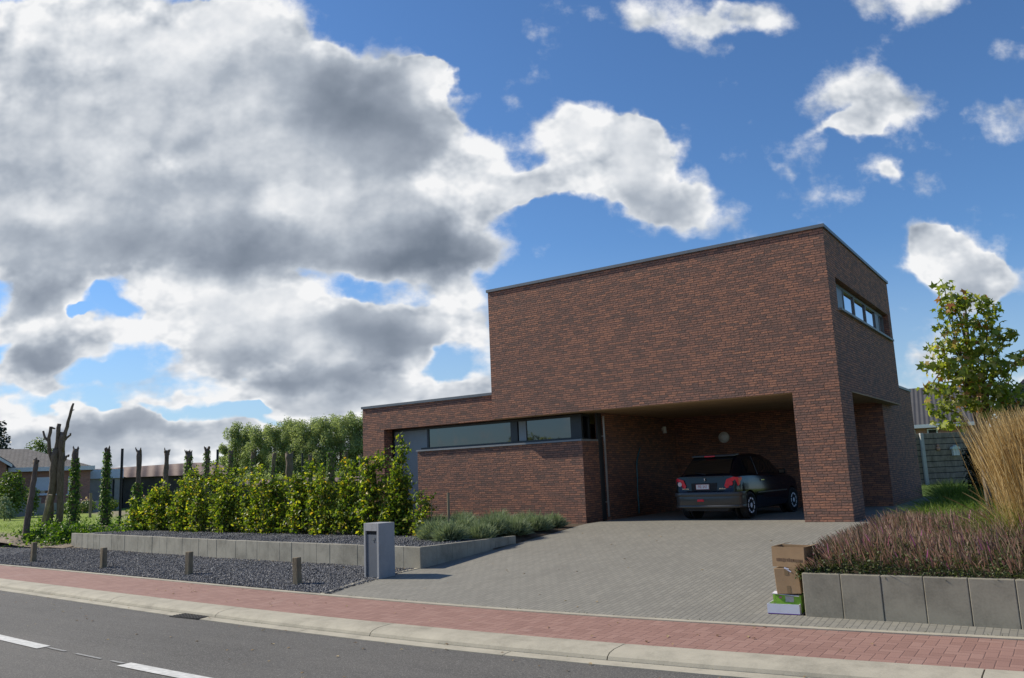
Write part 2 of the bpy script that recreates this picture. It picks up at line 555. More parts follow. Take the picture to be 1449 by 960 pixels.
def M_leaf(name, stops, trans=0.4, tcol=(1.25, 1.35, 0.55), rough=0.5, spec=0.4):
    m, t, out = new_mat(name)
    rnd = t.node('ShaderNodeNewGeometry').outputs['Random Per Island']
    c = t.ramp(rnd, stops)
    b = t.node('ShaderNodeBsdfPrincipled')
    t.set(b.inputs['Base Color'], c)
    b.inputs['Roughness'].default_value = rough
    b.inputs['Specular IOR Level'].default_value = spec
    tr = t.node('ShaderNodeBsdfTranslucent')
    t.set(tr.inputs[0], t.mix(1.0, c, tcol, 'MULTIPLY'))
    mx = t.node('ShaderNodeMixShader')
    mx.inputs[0].default_value = trans
    t.l.new(b.outputs[0], mx.inputs[1])
    t.l.new(tr.outputs[0], mx.inputs[2])
    t.l.new(mx.outputs[0], out.inputs[0])
    return m


def M_bark(name, lo, hi, scale=14.0):
    m, t, out = new_mat(name)
    p = obj_pos(t)
    q = t.vmath('MULTIPLY', p, (1, 1, 0.3))
    n = t.noise(q, scale, 6, 0.7, 0.4)
    principled(t, out, t.ramp(n, [(0.3, lo), (0.7, hi)]), 0.9, 0, t.bump(n, 0.9, 0.03), spec=0.2)
    return m


def M_glass(name, col=(0.02, 0.025, 0.03), ior=2.3, rough=0.02):
    m, t, out = new_mat(name)
    p = obj_pos(t)
    nm = t.bump(t.noise(p, 1.3, 2, 0.5), 0.05, 0.02)
    principled(t, out, col, rough, 0.0, nm, ior=ior)
    return m


# ------------------------------------------------------------------ mesh builder
WOFF = {}          # object name -> world offset of its mesh coordinates


class MB:
    def __init__(self):
        self.v = []
        self.f = []

    def add(self, vs, fs):
        o = len(self.v)
        self.v += [tuple(map(float, p)) for p in vs]
        self.f += [tuple(i + o for i in f) for f in fs]
        return self

    def box(self, x0, x1, y0, y1, z0, z1):
        vs = [(x, y, z) for z in (z0, z1) for y in (y0, y1) for x in (x0, x1)]
        return self.add(vs, [(0, 2, 3, 1), (4, 5, 7, 6), (0, 1, 5, 4), (2, 6, 7, 3), (0, 4, 6, 2), (1, 3, 7, 5)])

    def obox(self, c, s, rz=0.0, rx=0.0, ry=0.0):
        m = Matrix.Translation(c) @ Matrix.Rotation(rz, 4, 'Z') @ Matrix.Rotation(rx, 4, 'X') @ Matrix.Rotation(ry, 4, 'Y')
        vs = [m @ Vector((x * s[0] / 2, y * s[1] / 2, z * s[2] / 2)) for z in (-1, 1) for y in (-1, 1) for x in (-1, 1)]
        return self.add(vs, [(0, 2, 3, 1), (4, 5, 7, 6), (0, 1, 5, 4), (2, 6, 7, 3), (0, 4, 6, 2), (1, 3, 7, 5)])

    def quad(self, a, b, c, d):
        return self.add([a, b, c, d], [(0, 1, 2, 3)])

    def prism(self, pts, h):
        """closed polygon pts (3d, ccw from outside) extruded by vector h"""
        n = len(pts)
        h = np.array(h, float)
        vs = [tuple(p) for p in pts] + [tuple(np.array(p) + h) for p in pts]
        fs = [tuple(range(n - 1, -1, -1)), tuple(range(n, 2 * n))] + [(i, (i + 1) % n, n + (i + 1) % n, n + i) for i in range(n)]
        return self.add(vs, fs)

    def tube(self, pts, rad, n=8, cap=True, jitter=0.0):
        pts = [np.array(p, float) for p in pts]
        if not hasattr(rad, '__len__'):
            rad = [rad] * len(pts)
        vs, fs = [], []
        ref = np.array([1.0, 0.0, 0.0])
        for i, p in enumerate(pts):
            d = pts[min(i + 1, len(pts) - 1)] - pts[max(i - 1, 0)]
            d /= (np.linalg.norm(d) + 1e-9)
            if abs(d @ ref) > 0.9:
                ref = np.array([0.0, 1.0, 0.0]) if abs(d[1]) < 0.9 else np.array([0, 0, 1.0])
            a = np.cross(d, ref)
            a /= np.linalg.norm(a)
            b = np.cross(d, a)
            for k in range(n):
                an = 2 * math.pi * k / n
                r = rad[i] * (1 + (random.uniform(-jitter, jitter) if jitter else 0))
                vs.append(p + r * (math.cos(an) * a + math.sin(an) * b))
        for i in range(len(pts) - 1):
            for k in range(n):
                k2 = (k + 1) % n
                fs.append((i * n + k, i * n + k2, (i + 1) * n + k2, (i + 1) * n + k))
        if cap:
            fs.append(tuple(range(n - 1, -1, -1)))
            o = (len(pts) - 1) * n
            fs.append(tuple(range(o, o + n)))
        return self.add(vs, fs)

    def disc(self, c, axis, r, depth, n=24, r2=None):
        axis = np.array(axis, float)
        axis /= np.linalg.norm(axis)
        c = np.array(c, float)
        return self.tube([c, c + axis * depth], [r, r if r2 is None else r2], n)

    def build(self, name, mat, parent=None, smooth=False, bevel=0.0, local=False, weld=False):
        return make_obj(name, self.v, self.f, mat, parent, smooth, bevel, local)


def make_obj(name, v, f, mat, parent=None, smooth=False, bevel=0.0, local=False):
    me = bpy.data.meshes.new(name)
    me.from_pydata([tuple(p) for p in v], [], [tuple(p) for p in f])
    me.update()
    finish_mesh(me, mat, smooth)
    o = bpy.data.objects.new(name, me)
    COL.objects.link(o)
    attach(o, parent, local)
    if bevel:
        md = o.modifiers.new("bevel", 'BEVEL')
        md.width = bevel
        md.segments = 2
        md.limit_method = 'ANGLE'
        md.angle_limit = R(40)
    return o


def attach(o, parent, local=False):
    if parent is None:
        WOFF[o.name] = (0, 0, 0)
        return
    o.parent = parent
    if local:
        WOFF[o.name] = (0, 0, 0)
        return
    base = WOFF.get(parent.name, (0, 0, 0))
    o.location = (-base[0], -base[1], -base[2])
    WOFF[o.name] = (0, 0, 0)


def finish_mesh(me, mat, smooth=False):
    nl = len(me.loops)
    if nl:
        co = np.empty(len(me.vertices) * 3)
        me.vertices.foreach_get('co', co)
        co = co.reshape(-1, 3)
        vi = np.empty(nl, dtype=np.int64)
        me.loops.foreach_get('vertex_index', vi)
        nrm = np.empty(len(me.polygons) * 3)
        me.polygons.foreach_get('normal', nrm)
        nrm = np.abs(nrm.reshape(-1, 3))
        tot = np.empty(len(me.polygons), dtype=np.int64)
        me.polygons.foreach_get('loop_total', tot)
        ln = np.repeat(nrm, tot, axis=0)
        ax = np.argmax(ln, axis=1)
        pc = co[vi]
        uv = np.where((ax == 0)[:, None], pc[:, [1, 2]], np.where((ax == 1)[:, None], pc[:, [0, 2]], pc[:, [0, 1]]))
        layer = me.uv_layers.new(name='UVMap')
        layer.data.foreach_set('uv', uv.astype(np.float32).ravel())
    if mat:
        for m in (mat if isinstance(mat, (list, tuple)) else [mat]):
            me.materials.append(m)
    if smooth:
        me.polygons.foreach_set('use_smooth', np.ones(len(me.polygons), dtype=bool))
    me.update()


def np_mesh(name, V, F, mat, parent=None, local=False, smooth=False, uv=False):
    """V (n,3), F list of arrays (m,k) of one or more face sizes"""
    me = bpy.data.meshes.new(name)
    if not isinstance(F, list):
        F = [F]
    tot = np.concatenate([np.full(len(f), f.shape[1], dtype=np.int32) for f in F])
    idx = np.concatenate([f.ravel() for f in F]).astype(np.int32)
    me.vertices.add(len(V))
    me.vertices.foreach_set('co', np.asarray(V, dtype=np.float32).ravel())
    me.loops.add(len(idx))
    me.loops.foreach_set('vertex_index', idx)
    me.polygons.add(len(tot))
    me.polygons.foreach_set('loop_start', np.concatenate([[0], np.cumsum(tot)[:-1]]).astype(np.int32))
    me.polygons.foreach_set('loop_total', tot)
    me.update(calc_edges=True)
    me.validate()
    if mat:
        for m in (mat if isinstance(mat, (list, tuple)) else [mat]):
            me.materials.append(m)
    if smooth:
        me.polygons.foreach_set('use_smooth', np.ones(len(me.polygons), dtype=bool))
    o = bpy.data.objects.new(name, me)
    COL.objects.link(o)
    attach(o, parent, local)
    return o


def tag(o, label=None, cat=None, group=None, kind=None):
    if label:
        o['label'] = label
    if cat:
        o['category'] = cat
    if group:
        o['group'] = group
    if kind:
        o['kind'] = kind
    return o


def thing(name, loc, label, cat, group=None, rz=0.0):
    o = bpy.data.objects.new(name, None)
    COL.objects.link(o)
    o.location = tuple(map(float, loc))
    o.rotation_euler = (0, 0, rz)
    WOFF[o.name] = tuple(map(float, loc))
    return tag(o, label, cat, group)


def copy_tree(o, parent=None):
    c = o.copy()
    COL.objects.link(c)
    if parent is not None:
        c.parent = parent
    for ch in [x for x in bpy.data.objects if x.parent == o]:
        copy_tree(ch, c)
    return c


# ------------------------------------------------------------------ foliage
def rand_unit(n):
    v = RNG.normal(size=(n, 3))
    return v / np.linalg.norm(v, axis=1)[:, None]


LEAF_T = (np.array([[0, 0, 0], [-0.32, 0.45, 0.10], [0, 1.0, -0.08], [0.32, 0.45, 0.10]]), [np.array([[0, 2, 1], [0, 3, 2]])])


def star_leaf():
    pts = [(0, 0, 0)]
    lobes = [(-128, .62), (-64, .95), (0, 1.05), (64, .95), (128, .62)]
    out = []
    for i, (a, r) in enumerate(lobes):
        if i > 0:
            am = (lobes[i - 1][0] + a) / 2
            out.append((0.30 * math.sin(R(am)), 0.30 * math.cos(R(am)), 0.03))
        out.append((r * 0.62 * math.sin(R(a)), r * 0.62 * math.cos(R(a)), -0.10))
    v = np.array([(0, -0.12, 0)] + out)
    v[:, 1] += 0.35
    n = len(out)
    f = np.array([[0, i + 2, i + 1] for i in range(n - 1)])
    return v, [f]


STAR_T = star_leaf()


def leaves(name, P, size, mat, parent=None, template=LEAF_T, up_bias=0.3, N=None, local=False, T=None):
    """one leaf per row of P, random facing, as ONE mesh"""
    n = len(P)
    tv, tf = template
    nz = rand_unit(n) if N is None else N + 0.55 * rand_unit(n)
    nz[:, 2] += up_bias
    nz /= np.linalg.norm(nz, axis=1)[:, None]
    t = rand_unit(n) if T is None else T + 0.3 * rand_unit(n)
    t -= (t * nz).sum(1)[:, None] * nz
    t /= (np.linalg.norm(t, axis=1)[:, None] + 1e-9)
    b = np.cross(t, nz)
    s = size * RNG.uniform(0.65, 1.25, n) if not hasattr(size, '__len__') else size
    V = P[:, None, :] + s[:, None, None] * (tv[None, :, 0, None] * b[:, None, :] + tv[None, :, 1, None] * t[:, None, :] + tv[None, :, 2, None] * nz[:, None, :])
    k = len(tv)
    F = [(f[None] + (np.arange(n) * k)[:, None, None]).reshape(-1, f.shape[1]) for f in tf]
    return np_mesh(name, V.reshape(-1, 3), F, mat, parent, local)


def blades(name, P0, D, L, W, mat, seg=4, droop=0.5, parent=None, local=False, lean=None, taper=True):
    """ribbons starting at P0 in direction D with length L; droop bends them along lean (n,3)"""
    n = len(P0)
    D = D / np.linalg.norm(D, axis=1)[:, None]
    if lean is None:
        lean = np.column_stack([D[:, 0], D[:, 1], -0.4 * np.ones(n)])
    side = np.cross(D, rand_unit(n))
    side /= (np.linalg.norm(side, axis=1)[:, None] + 1e-9)
    ts = np.linspace(0, 1, seg + 1)
    V = np.empty((n, seg + 1, 2, 3))
    for i, tt in enumerate(ts):
        c = P0 + D * (L * tt)[:, None] + lean * (droop * L * tt * tt)[:, None]
        w = (W * (1 - 0.85 * tt) if taper is True else W * taper[i])
        V[:, i, 0] = c - side * np.reshape(w, (-1, 1)) * 0.5
        V[:, i, 1] = c + side * np.reshape(w, (-1, 1)) * 0.5
    base = (np.arange(n) * (seg + 1) * 2)[:, None]
    F = np.concatenate([base + np.array([[2 * i, 2 * i + 1, 2 * i + 3, 2 * i + 2]]) for i in range(seg)], axis=0)
    return np_mesh(name, V.reshape(-1, 3), [F], mat, parent, local)


def inside_ellipsoids(n, ells, shell=0.55):
    """points in a union of ellipsoids (cx,cy,cz,rx,ry,rz), denser towards the outside"""
    vol = np.array([e[3] * e[4] * e[5] for e in ells]) ** 0.7
    pick = RNG.choice(len(ells), n, p=vol / vol.sum())
    E = np.array(ells)[pick]
    d = rand_unit(n)
    r = RNG.uniform(shell ** 3, 1.0, n) ** (1 / 3)
    r *= RNG.uniform(0.8, 1.08, n)
    return E[:, :3] + d * r[:, None] * E[:, 3:], d

# ------------------------------------------------------------------ the materials of the place
BRICK_STOPS = [(0.0, (0.155, 0.104, 0.085)), (0.28, (0.232, 0.134, 0.101)), (0.5, (0.325, 0.163, 0.113)), (0.72, (0.42, 0.196, 0.124)), (1.0, (0.57, 0.26, 0.145))]
MAT = {}
MAT['brick'] = M_brick("brick", BRICK_STOPS, mortar=(0.095, 0.062, 0.050))
MAT['house_brick'] = M_brick("red_brick", [(0, (0.22, 0.10, 0.075)), (0.5, (0.34, 0.155, 0.11)), (1, (0.45, 0.22, 0.155))], mortar=(0.3, 0.27, 0.24), bump=0.3)
MAT['zinc'] = M_plain("grey_metal_trim", (0.16, 0.17, 0.175), 0.45, 0.35, 0.08)
MAT['frame'] = M_plain("anthracite_frame", (0.035, 0.04, 0.043), 0.45, 0, 0.08)
MAT['panel'] = M_plain("grey_panel", (0.23, 0.265, 0.28), 0.5, 0, 0.05)
MAT['sill'] = M_plain("bluestone_sill", (0.25, 0.265, 0.27), 0.6, 0, 0.1, bump=0.1)
MAT['glass'] = M_glass("window_glass", (0.012, 0.015, 0.018), 1.95)
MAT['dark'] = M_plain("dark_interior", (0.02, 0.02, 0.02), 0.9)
MAT['roof_dark'] = M_plain("roof_felt", (0.08, 0.08, 0.085), 0.9, bump=0.3)


def wood_board_mat(name, lo, hi, row=0.1, axis_x=True):
    m, t, out = new_mat(name)
    x, y, z = t.sep(geo_pos(t))
    r = t.math('DIVIDE', y if axis_x else x, row)
    fr = t.math('FRACT', r)
    idn = t.math('FLOOR', r)
    wn = t.node('ShaderNodeTexWhiteNoise', noise_dimensions='1D')
    t.set(wn.inputs['W'], idn)
    g = t.noise(t.combine(t.math('MULTIPLY', x, 1.2), t.math('MULTIPLY', y, 18.0), idn), 3.0, 5, 0.6)
    v = t.math('ADD', t.math('MULTIPLY', wn.outputs['Value'], 0.4), t.math('MULTIPLY', g, 0.6))
    c = t.ramp(v, [(0.2, lo), (0.8, hi)])
    gap = t.math('MULTIPLY', t.math('LESS_THAN', fr, 0.08), 0.8)
    c = t.mix(gap, c, (0.03, 0.02, 0.012))
    principled(t, out, c, 0.6, 0, t.bump(t.math('SUBTRACT', g, gap), 0.3, 0.005))
    return m


MAT['soffit'] = wood_board_mat("soffit_boards", (0.41, 0.265, 0.135), (0.58, 0.40, 0.22), 0.14)
MAT['paver'] = M_rows("grey_pavers", [(0.0, (0.156, 0.147, 0.125)), (0.5, (0.236, 0.223, 0.188)), (1.0, (0.32, 0.30, 0.25))], 0.205, 0.068, 0.0055, jointcol=(0.13, 0.125, 0.11))
MAT['red_paver'] = M_herring("red_pavers", [(0.0, (0.24, 0.135, 0.107)), (0.45, (0.31, 0.178, 0.142)), (0.8, (0.35, 0.212, 0.17)), (1.0, (0.42, 0.275, 0.22))], 0.1)


def concrete_mat(name, col, stain=0.35, scale=2.0, bump=0.25, vert=True):
    m, t, out = new_mat(name)
    p = geo_pos(t)
    n = t.noise(p, scale, 7, 0.65)
    n2 = t.noise(p, 45, 4, 0.7)
    v = t.math('ADD', t.math('MULTIPLY', n, 0.8), t.math('MULTIPLY', n2, 0.25))
    c = t.ramp(v, [(0.32, tuple(x * (1 - stain) for x in col)), (0.55, col), (0.78, tuple(min(1, x * (1 + stain * .5)) for x in col))])
    if vert:
        q = t.vmath('MULTIPLY', p, (9, 9, 0.9))
        s = t.maprange(t.noise(q, 1.0, 5, 0.6), 0.55, 0.75)
        c = t.mix(t.math('MULTIPLY', s, 0.4), c, tuple(x * 0.5 for x in col))
    oi = t.node('ShaderNodeObjectInfo').outputs['Random']
    c = t.mix(t.math('MULTIPLY', oi, 0.18), c, tuple(x * 0.6 for x in col))
    principled(t, out, c, 0.85, 0, t.bump(v, bump, 0.006), spec=0.3)
    return m


MAT['concrete'] = concrete_mat("retaining_concrete", (0.36, 0.335, 0.27), 0.5)
MAT['concrete_dark'] = concrete_mat("planter_concrete", (0.335, 0.305, 0.235), 0.5)
MAT['kerb'] = concrete_mat("kerb_concrete", (0.44, 0.40, 0.31), 0.35, 3.0, vert=False)
MAT['mailbox'] = concrete_mat("mailbox_concrete", (0.32, 0.325, 0.335), 0.15, 4.0)


def asphalt_mat():
    m, t, out = new_mat("asphalt")
    p = geo_pos(t)
    x, y, z = t.sep(p)
    n1 = t.noise(p, 0.35, 5, 0.6)
    lng = t.noise(t.combine(t.math('MULTIPLY', x, 0.06), t.math('MULTIPLY', y, 1.3)), 1.6, 4, 0.6)
    sp = t.noise(p, 95, 3, 0.75)
    vo = t.voronoi(p, 130, out='Color')
    sv, _, _ = t.sep(vo)
    v = t.math('ADD', t.math('MULTIPLY', n1, 0.40), t.math('MULTIPLY', lng, 0.45))
    v = t.math('ADD', t.math('SUBTRACT', v, 0.075), t.math('MULTIPLY', sp, 0.3))
    c = t.ramp(v, [(0.32, (0.082, 0.077, 0.069)), (0.5, (0.119, 0.112, 0.100)), (0.68, (0.158, 0.147, 0.129))])
    c = t.mix(t.math('MULTIPLY', t.math('GREATER_THAN', sv, 0.86), 0.55), c, (0.30, 0.28, 0.25))
    c = t.mix(t.math('MULTIPLY', t.math('LESS_THAN', sv, 0.18), 0.5), c, (0.055, 0.053, 0.05))
    principled(t, out, c, 0.82, 0, t.bump(t.math('ADD', sp, sv), 0.6, 0.006), spec=0.35)
    return m


MAT['asphalt'] = asphalt_mat()
MAT['paint'] = M_plain("road_paint", (0.60, 0.59, 0.55), 0.7, 0, 0.22, 14, 0.3)
MAT['old_paint'] = M_plain("worn_road_paint", (0.27, 0.265, 0.25), 0.8, 0, 0.25, 20)


def gravel_mat():
    m, t, out = new_mat("gravel")
    p = geo_pos(t)
    vo = t.voronoi(p, 42, out='Color')
    a, b, _ = t.sep(vo)
    d = t.voronoi(p, 42)
    n = t.noise(p, 1.3, 5, 0.65)
    v = t.math('ADD', t.math('MULTIPLY', a, 0.6), t.math('MULTIPLY', n, 0.4))
    c = t.ramp(v, [(0.15, (0.04, 0.042, 0.047)), (0.5, (0.095, 0.097, 0.105)), (0.75, (0.16, 0.16, 0.168)), (1.0, (0.30, 0.29, 0.28))])
    principled(t, out, c, 0.85, 0, t.bump(t.math('SUBTRACT', b, d), 1.0, 0.02), spec=0.3)
    return m


MAT['gravel'] = gravel_mat()


def ground_mat():
    m, t, out = new_mat("lawn_and_soil")
    p = geo_pos(t)
    x, y, z = t.sep(p)
    n = t.noise(p, 0.22, 6, 0.65)
    n2 = t.noise(p, 6, 6, 0.75)
    n3 = t.noise(p, 1.1, 4, 0.6)
    g = t.ramp(t.math('ADD', t.math('MULTIPLY', n2, 0.55), t.math('MULTIPLY', n3, 0.45)),
               [(0.3, (0.11, 0.17, 0.028)), (0.5, (0.21, 0.28, 0.05)), (0.7, (0.33, 0.37, 0.10))])
    s = t.ramp(n2, [(0.3, (0.17, 0.135, 0.10)), (0.7, (0.34, 0.28, 0.21))])
    # bare strip of earth across the neighbour's lawn and along the property line
    strip = t.math('ABSOLUTE', t.math('ADD', t.math('ADD', y, -6.2), t.math('MULTIPLY', t.math('ADD', x, 33.0), 0.42)))
    m1 = t.maprange(t.math('ADD', strip, t.math('MULTIPLY', n3, 1.6)), 2.6, 1.4)
    m2 = t.maprange(t.math('ADD', y, t.math('MULTIPLY', n3, 1.4)), -1.0, -2.2)
    c = t.mix(t.math('MAXIMUM', t.math('MULTIPLY', m1, 0.85), m2), g, s)
    principled(t, out, c, 0.95, 0, t.bump(n2, 0.8, 0.05), spec=0.15)
    return m


MAT['ground'] = ground_mat()
MAT['soil'] = M_plain("bed_soil", (0.105, 0.078, 0.055), 0.95, 0, 0.45, 9, 0.9, 30, 0.03, spec=0.15)

# ------------------------------------------------------------------ setting: ground, road, pavement, drive
FLOOR_Z, STREET_Z, ROAD_Z = 0.0, -0.5, -0.575


def edge_y(x):
    """street-side edge of the red pavement; the street bends gently"""
    return float(np.interp(x, [-160, -60, -30, -18.45, -13.8, -10.3, -7.6, -5.9, -4.2, -2.4, -1.2, 0, 1, 2, 3, 5, 9, 20, 160],
                           [1.0, -4.2, -6.1, -6.9, -7.29, -7.6, -7.84, -7.98, -8.07, -8.13, -8.14, -8.10, -8.04, -7.95, -7.86, -7.66, -7.3, -6.6, -3]))


_XS = sorted(set([-160, -120, -90, -60, -45, -36] + [round(-30 + 0.75 * i, 3) for i in range(60)] + [16, 20, 30, 60, 160]))
_ES = np.array([edge_y(x) for x in _XS])
for _ in range(3):
    _ES[1:-1] = 0.25 * _ES[:-2] + 0.5 * _ES[1:-1] + 0.25 * _ES[2:]


def edge(x):
    return float(np.interp(x, _XS, _ES))


def zdrive(y):
    return float(np.clip(-0.5 + 0.5 * (y + 8.0) / 7.6, -0.5, 0.0))


def strip(name, prof, mat, xs=None, label=None, smooth=False):
    """sweep a profile of (offset from edge, z) along the street"""
    xs = xs or _XS
    m = MB()
    k = len(prof)
    vs = [(x, edge(x) + o, z) for x in xs for (o, z) in prof]
    fs = []
    for i in range(len(xs) - 1):
        for j in range(k - 1):
            fs.append((i * k + j, (i + 1) * k + j, (i + 1) * k + j + 1, i * k + j + 1))
    m.add(vs, fs)
    o = m.build(name, mat, smooth=smooth)
    tag(o, label, None, None, 'structure')
    return o


def ground_z(x, y):
    if y < -14.6:
        return -0.56
    t = min(1, max(0, (y + 9.0) / 8.0))
    t = t * t * (3 - 2 * t)
    z = -0.85 + 0.75 * t
    if x > -26:
        w = min(1, (x + 26) / 4)
        z = min(z, -0.12 * w + z * (1 - w)) - 0.08 * w
    return z


def build_ground():
    xs = [-3000, -1200, -500, -250, -150, -100] + list(np.arange(-80, 40.1, 2.0)) + [60, 100, 200, 500, 1200, 3000]
    ys = [-3000, -800, -200, -80, -40, -24, -18, -15.2, -14.4] + list(np.arange(-12, 40.1, 1.0)) + [50, 70, 100, 160, 260, 500, 1200, 3000]
    m = MB()
    vs = [(x, y, ground_z(x, y) + (random.uniform(-.02, .02) if abs(x) < 60 and 0 < y < 40 else 0)) for x in xs for y in ys]
    n = len(ys)
    fs = [(i * n + j, (i + 1) * n + j, (i + 1) * n + j + 1, i * n + j + 1) for i in range(len(xs) - 1) for j in range(n - 1)]
    m.add(vs, fs)
    tag(m.build("ground", MAT['ground'], smooth=True), "green lawn with bare strips of earth around the houses", None, None, 'structure')


build_ground()
# profile from the bed side to the road: thin concrete edging, red pavers, rounded kerb, gutter, asphalt
strip("pavement", [(-0.05, STREET_Z), (-1.30, STREET_Z - 0.004)], MAT['red_paver'], label="red herringbone brick pavement")
strip("pavement_edging", [(0.05, STREET_Z - 0.2), (0.05, STREET_Z + 0.012), (-0.05, STREET_Z + 0.012), (-0.05, STREET_Z - 0.1)], MAT['kerb'], label="thin pale concrete edging of the pavement")


def strip_blocks(name, prof, mat, seglen, gap, x0, x1, label):
    """kerb stones: the profile swept in lengths with open joints between"""
    m = MB()
    x = x0
    k = len(prof)
    while x < x1:
        xs = np.linspace(x, x + seglen - gap, 4)
        vs = [(xx, edge(xx) + o, z) for xx in xs for (o, z) in prof]
        fs = [(i * k + j, (i + 1) * k + j, (i + 1) * k + j + 1, i * k + j + 1) for i in range(3) for j in range(k - 1)]
        fs += [tuple(range(k - 1, -1, -1)), tuple(range(3 * k, 4 * k))]
        m.add(vs, fs)
        x += seglen
    tag(m.build(name, mat), label, None, None, 'structure')


KERB = [(-1.30, -0.62), (-1.30, -0.496), (-1.36, -0.492), (-1.55, -0.497), (-1.64, -0.512), (-1.685, -0.535), (-1.70, -0.565), (-1.70, -0.70)]
GUT = [(-1.712, -0.70), (-1.712, -0.566), (-1.86, -0.572), (-1.86, -0.70)]
strip_blocks("kerb", KERB, MAT['kerb'], 3.0, 0.012, -90.15, 60, "pale rounded concrete kerb along the road")
strip_blocks("gutter", GUT, MAT['kerb'], 3.0, 0.010, -91.2, 60, "flat concrete gutter beside the asphalt")
strip("kerb_bed", [(-1.28, -0.60), (-1.90, -0.60)], MAT['soil'], label="dark joint bed under the kerb")
strip("road", [(-1.85, ROAD_Z - 0.004), (-3.9, ROAD_Z + 0.02), (-6.0, ROAD_Z - 0.01)], MAT['asphalt'], label="grey asphalt road")
strip("far_kerb", [(-6.0, ROAD_Z - .03), (-6.0, ROAD_Z + .05), (-6.4, ROAD_Z + .05), (-6.4, ROAD_Z - .2)], MAT['kerb'])
strip("far_pavement", [(-6.4, ROAD_Z + .046), (-9.5, ROAD_Z + .06)], MAT['red_paver'])


def marking(name, x0, x1, off, w, mat, label):
    xs = np.linspace(x0, x1, 10)
    m = MB()
    vs = []
    for x in xs:
        for o in (off + w / 2, off - w / 2):
            vs.append((x, edge(x) + o, ROAD_Z + 0.02 * (1 - abs(-3.9 - o) / 2.05) + 0.007))
    m.add(vs, [(2 * i, 2 * i + 1, 2 * i + 3, 2 * i + 2) for i in range(len(xs) - 1)])
    o = m.build(name, mat)
    tag(o, label, None, None, 'structure')


for xa in (-28.2, -21.0, -16.05, -11.1, -8.75 + 0.0, -4.45, 0.3, 5.0):
    if xa == -11.1:
        continue
    marking("road_marking", xa, xa + 2.5, -3.88, 0.15, MAT['paint'], "white centre line dash painted on the asphalt")
for xa, xb in ((-6.18, -5.75), (-5.5, -4.95), (-4.75, -4.5)):
    marking("worn_marking", xa, xb, -3.86, 0.035, MAT['old_paint'], "thin worn remnant of paint between two dashes")


# ---- driveway: from the street up to the carport floor and along the side of the house
def surface(name, xs_fn, ys, mat, zfn, label, nx=14):
    m = MB()
    vs = []
    for y in ys:
        xa, xb = xs_fn(y)
        for i in range(nx + 1):
            x = xa + (xb - xa) * i / nx
            vs.append((x, y if y > -7.9 else edge(x) + 0.055, zfn(x, y)))
    k = nx + 1
    fs = [(j * k + i, j * k + i + 1, (j + 1) * k + i + 1, (j + 1) * k + i) for j in range(len(ys) - 1) for i in range(nx)]
    m.add(vs, fs)
    o = m.build(name, mat)
    tag(o, label, None, None, 'structure')
    return o


def drive_x(y):
    xl = float(np.interp(y, [-8.2, -7.9, -6.8, -5.8, -3.2, -0.3, 12], [-5.92, -5.92, -6.05, -5.82, -5.70, -5.66, -5.66]))
    return xl, 1.0


DRIVE = surface("driveway", drive_x, [-8.0] + list(np.arange(-7.5, 10.7, 0.4)), MAT['paver'], lambda x, y: zdrive(y), "grey brick paved driveway rising to the carport", 24)
surface("paved_strip", lambda y: (1.0, 12.0), [-8.0, -7.50], MAT['paver'], lambda x, y: zdrive(y), "narrow grey paved strip between planter and pavement", 24)
mm = MB()
for y0, y1 in ((-7.95, -6.85), (-6.4, -5.85)):
    xa, xb = drive_x(y0)[0], drive_x(y1)[0]
    mm.prism([(xa - .09, y0, zdrive(y0) - .2), (xa, y0, zdrive(y0) - .2), (xb, y1, zdrive(y1) - .2), (xb - .09, y1, zdrive(y1) - .2)], (0, 0, 0.21))
tag(mm.build("driveway_edging", MAT['kerb']), "pale concrete edging where gravel meets driveway", None, None, 'structure')

# ---- left beds
WALL_PTS = [(-21.2, -3.75), (-16.1, -4.5), (-13.4, -4.93), (-11.8, -5.17), (-7.1, -5.72), (-5.80, -5.85)]


def wall_y(x):
    return float(np.interp(x, [p[0] for p in WALL_PTS], [p[1] for p in WALL_PTS]))


def grid_surface(name, x0, x1, nx, ylo, yhi, ny, zfn, mat, label):
    m = MB()
    vs = []
    for i in range(nx + 1):
        x = x0 + (x1 - x0) * i / nx
        a, b = ylo(x), yhi(x)
        for j in range(ny + 1):
            y = a + (b - a) * j / ny
            vs.append((x, y, zfn(x, y, j / ny)))
    k = ny + 1
    fs = [(i * k + j, (i + 1) * k + j, (i + 1) * k + j + 1, i * k + j + 1) for i in range(nx) for j in range(ny)]
    m.add(vs, fs)
    o = m.build(name, mat, smooth=True)
    tag(o, label, None, None, 'structure')
    return o


def wall_foot(x):
    return float(np.interp(x, [-30, -21, -15, -5.8], [-0.40, -0.42, -0.41, -0.37]))


def strip_z(x, y, t):
    return STREET_Z + 0.004 + (wall_foot(x) - STREET_Z) * t + 0.004 * math.sin(x * 2.1 + y * 3)


grid_surface("gravel_strip", -34, -5.86, 70, lambda x: edge(x) + 0.05, lambda x: (wall_y(x) if x > -21.2 else float(np.interp(x, [-34, -21.2], [-4.9, -4.15]))) + 0.02,
             10, strip_z, MAT['gravel'], "dark grey gravel strip between pavement and concrete wall")


def hedge_y(x):
    return float(np.interp(x, [-26, -19.7, -16.3, -13.5, -11.4, -9.3, -8.0, -6.5], [-1.6, -2.5, -2.9, -3.15, -3.35, -3.5, -3.6, -3.9]))


grid_surface("gravel_bed", -21.2, -5.84, 50, lambda x: wall_y(x) + 0.06, lambda x: hedge_y(x) + 0.0, 6, lambda x, y, t: -0.03 + 0.01 * math.sin(3 * x), MAT['gravel'],
             "dark grey gravel behind the low concrete wall")


def bed_hi(x):
    return 0.35 if x > -13 else float(np.interp(x, [-26, -13], [1.0, 0.35]))


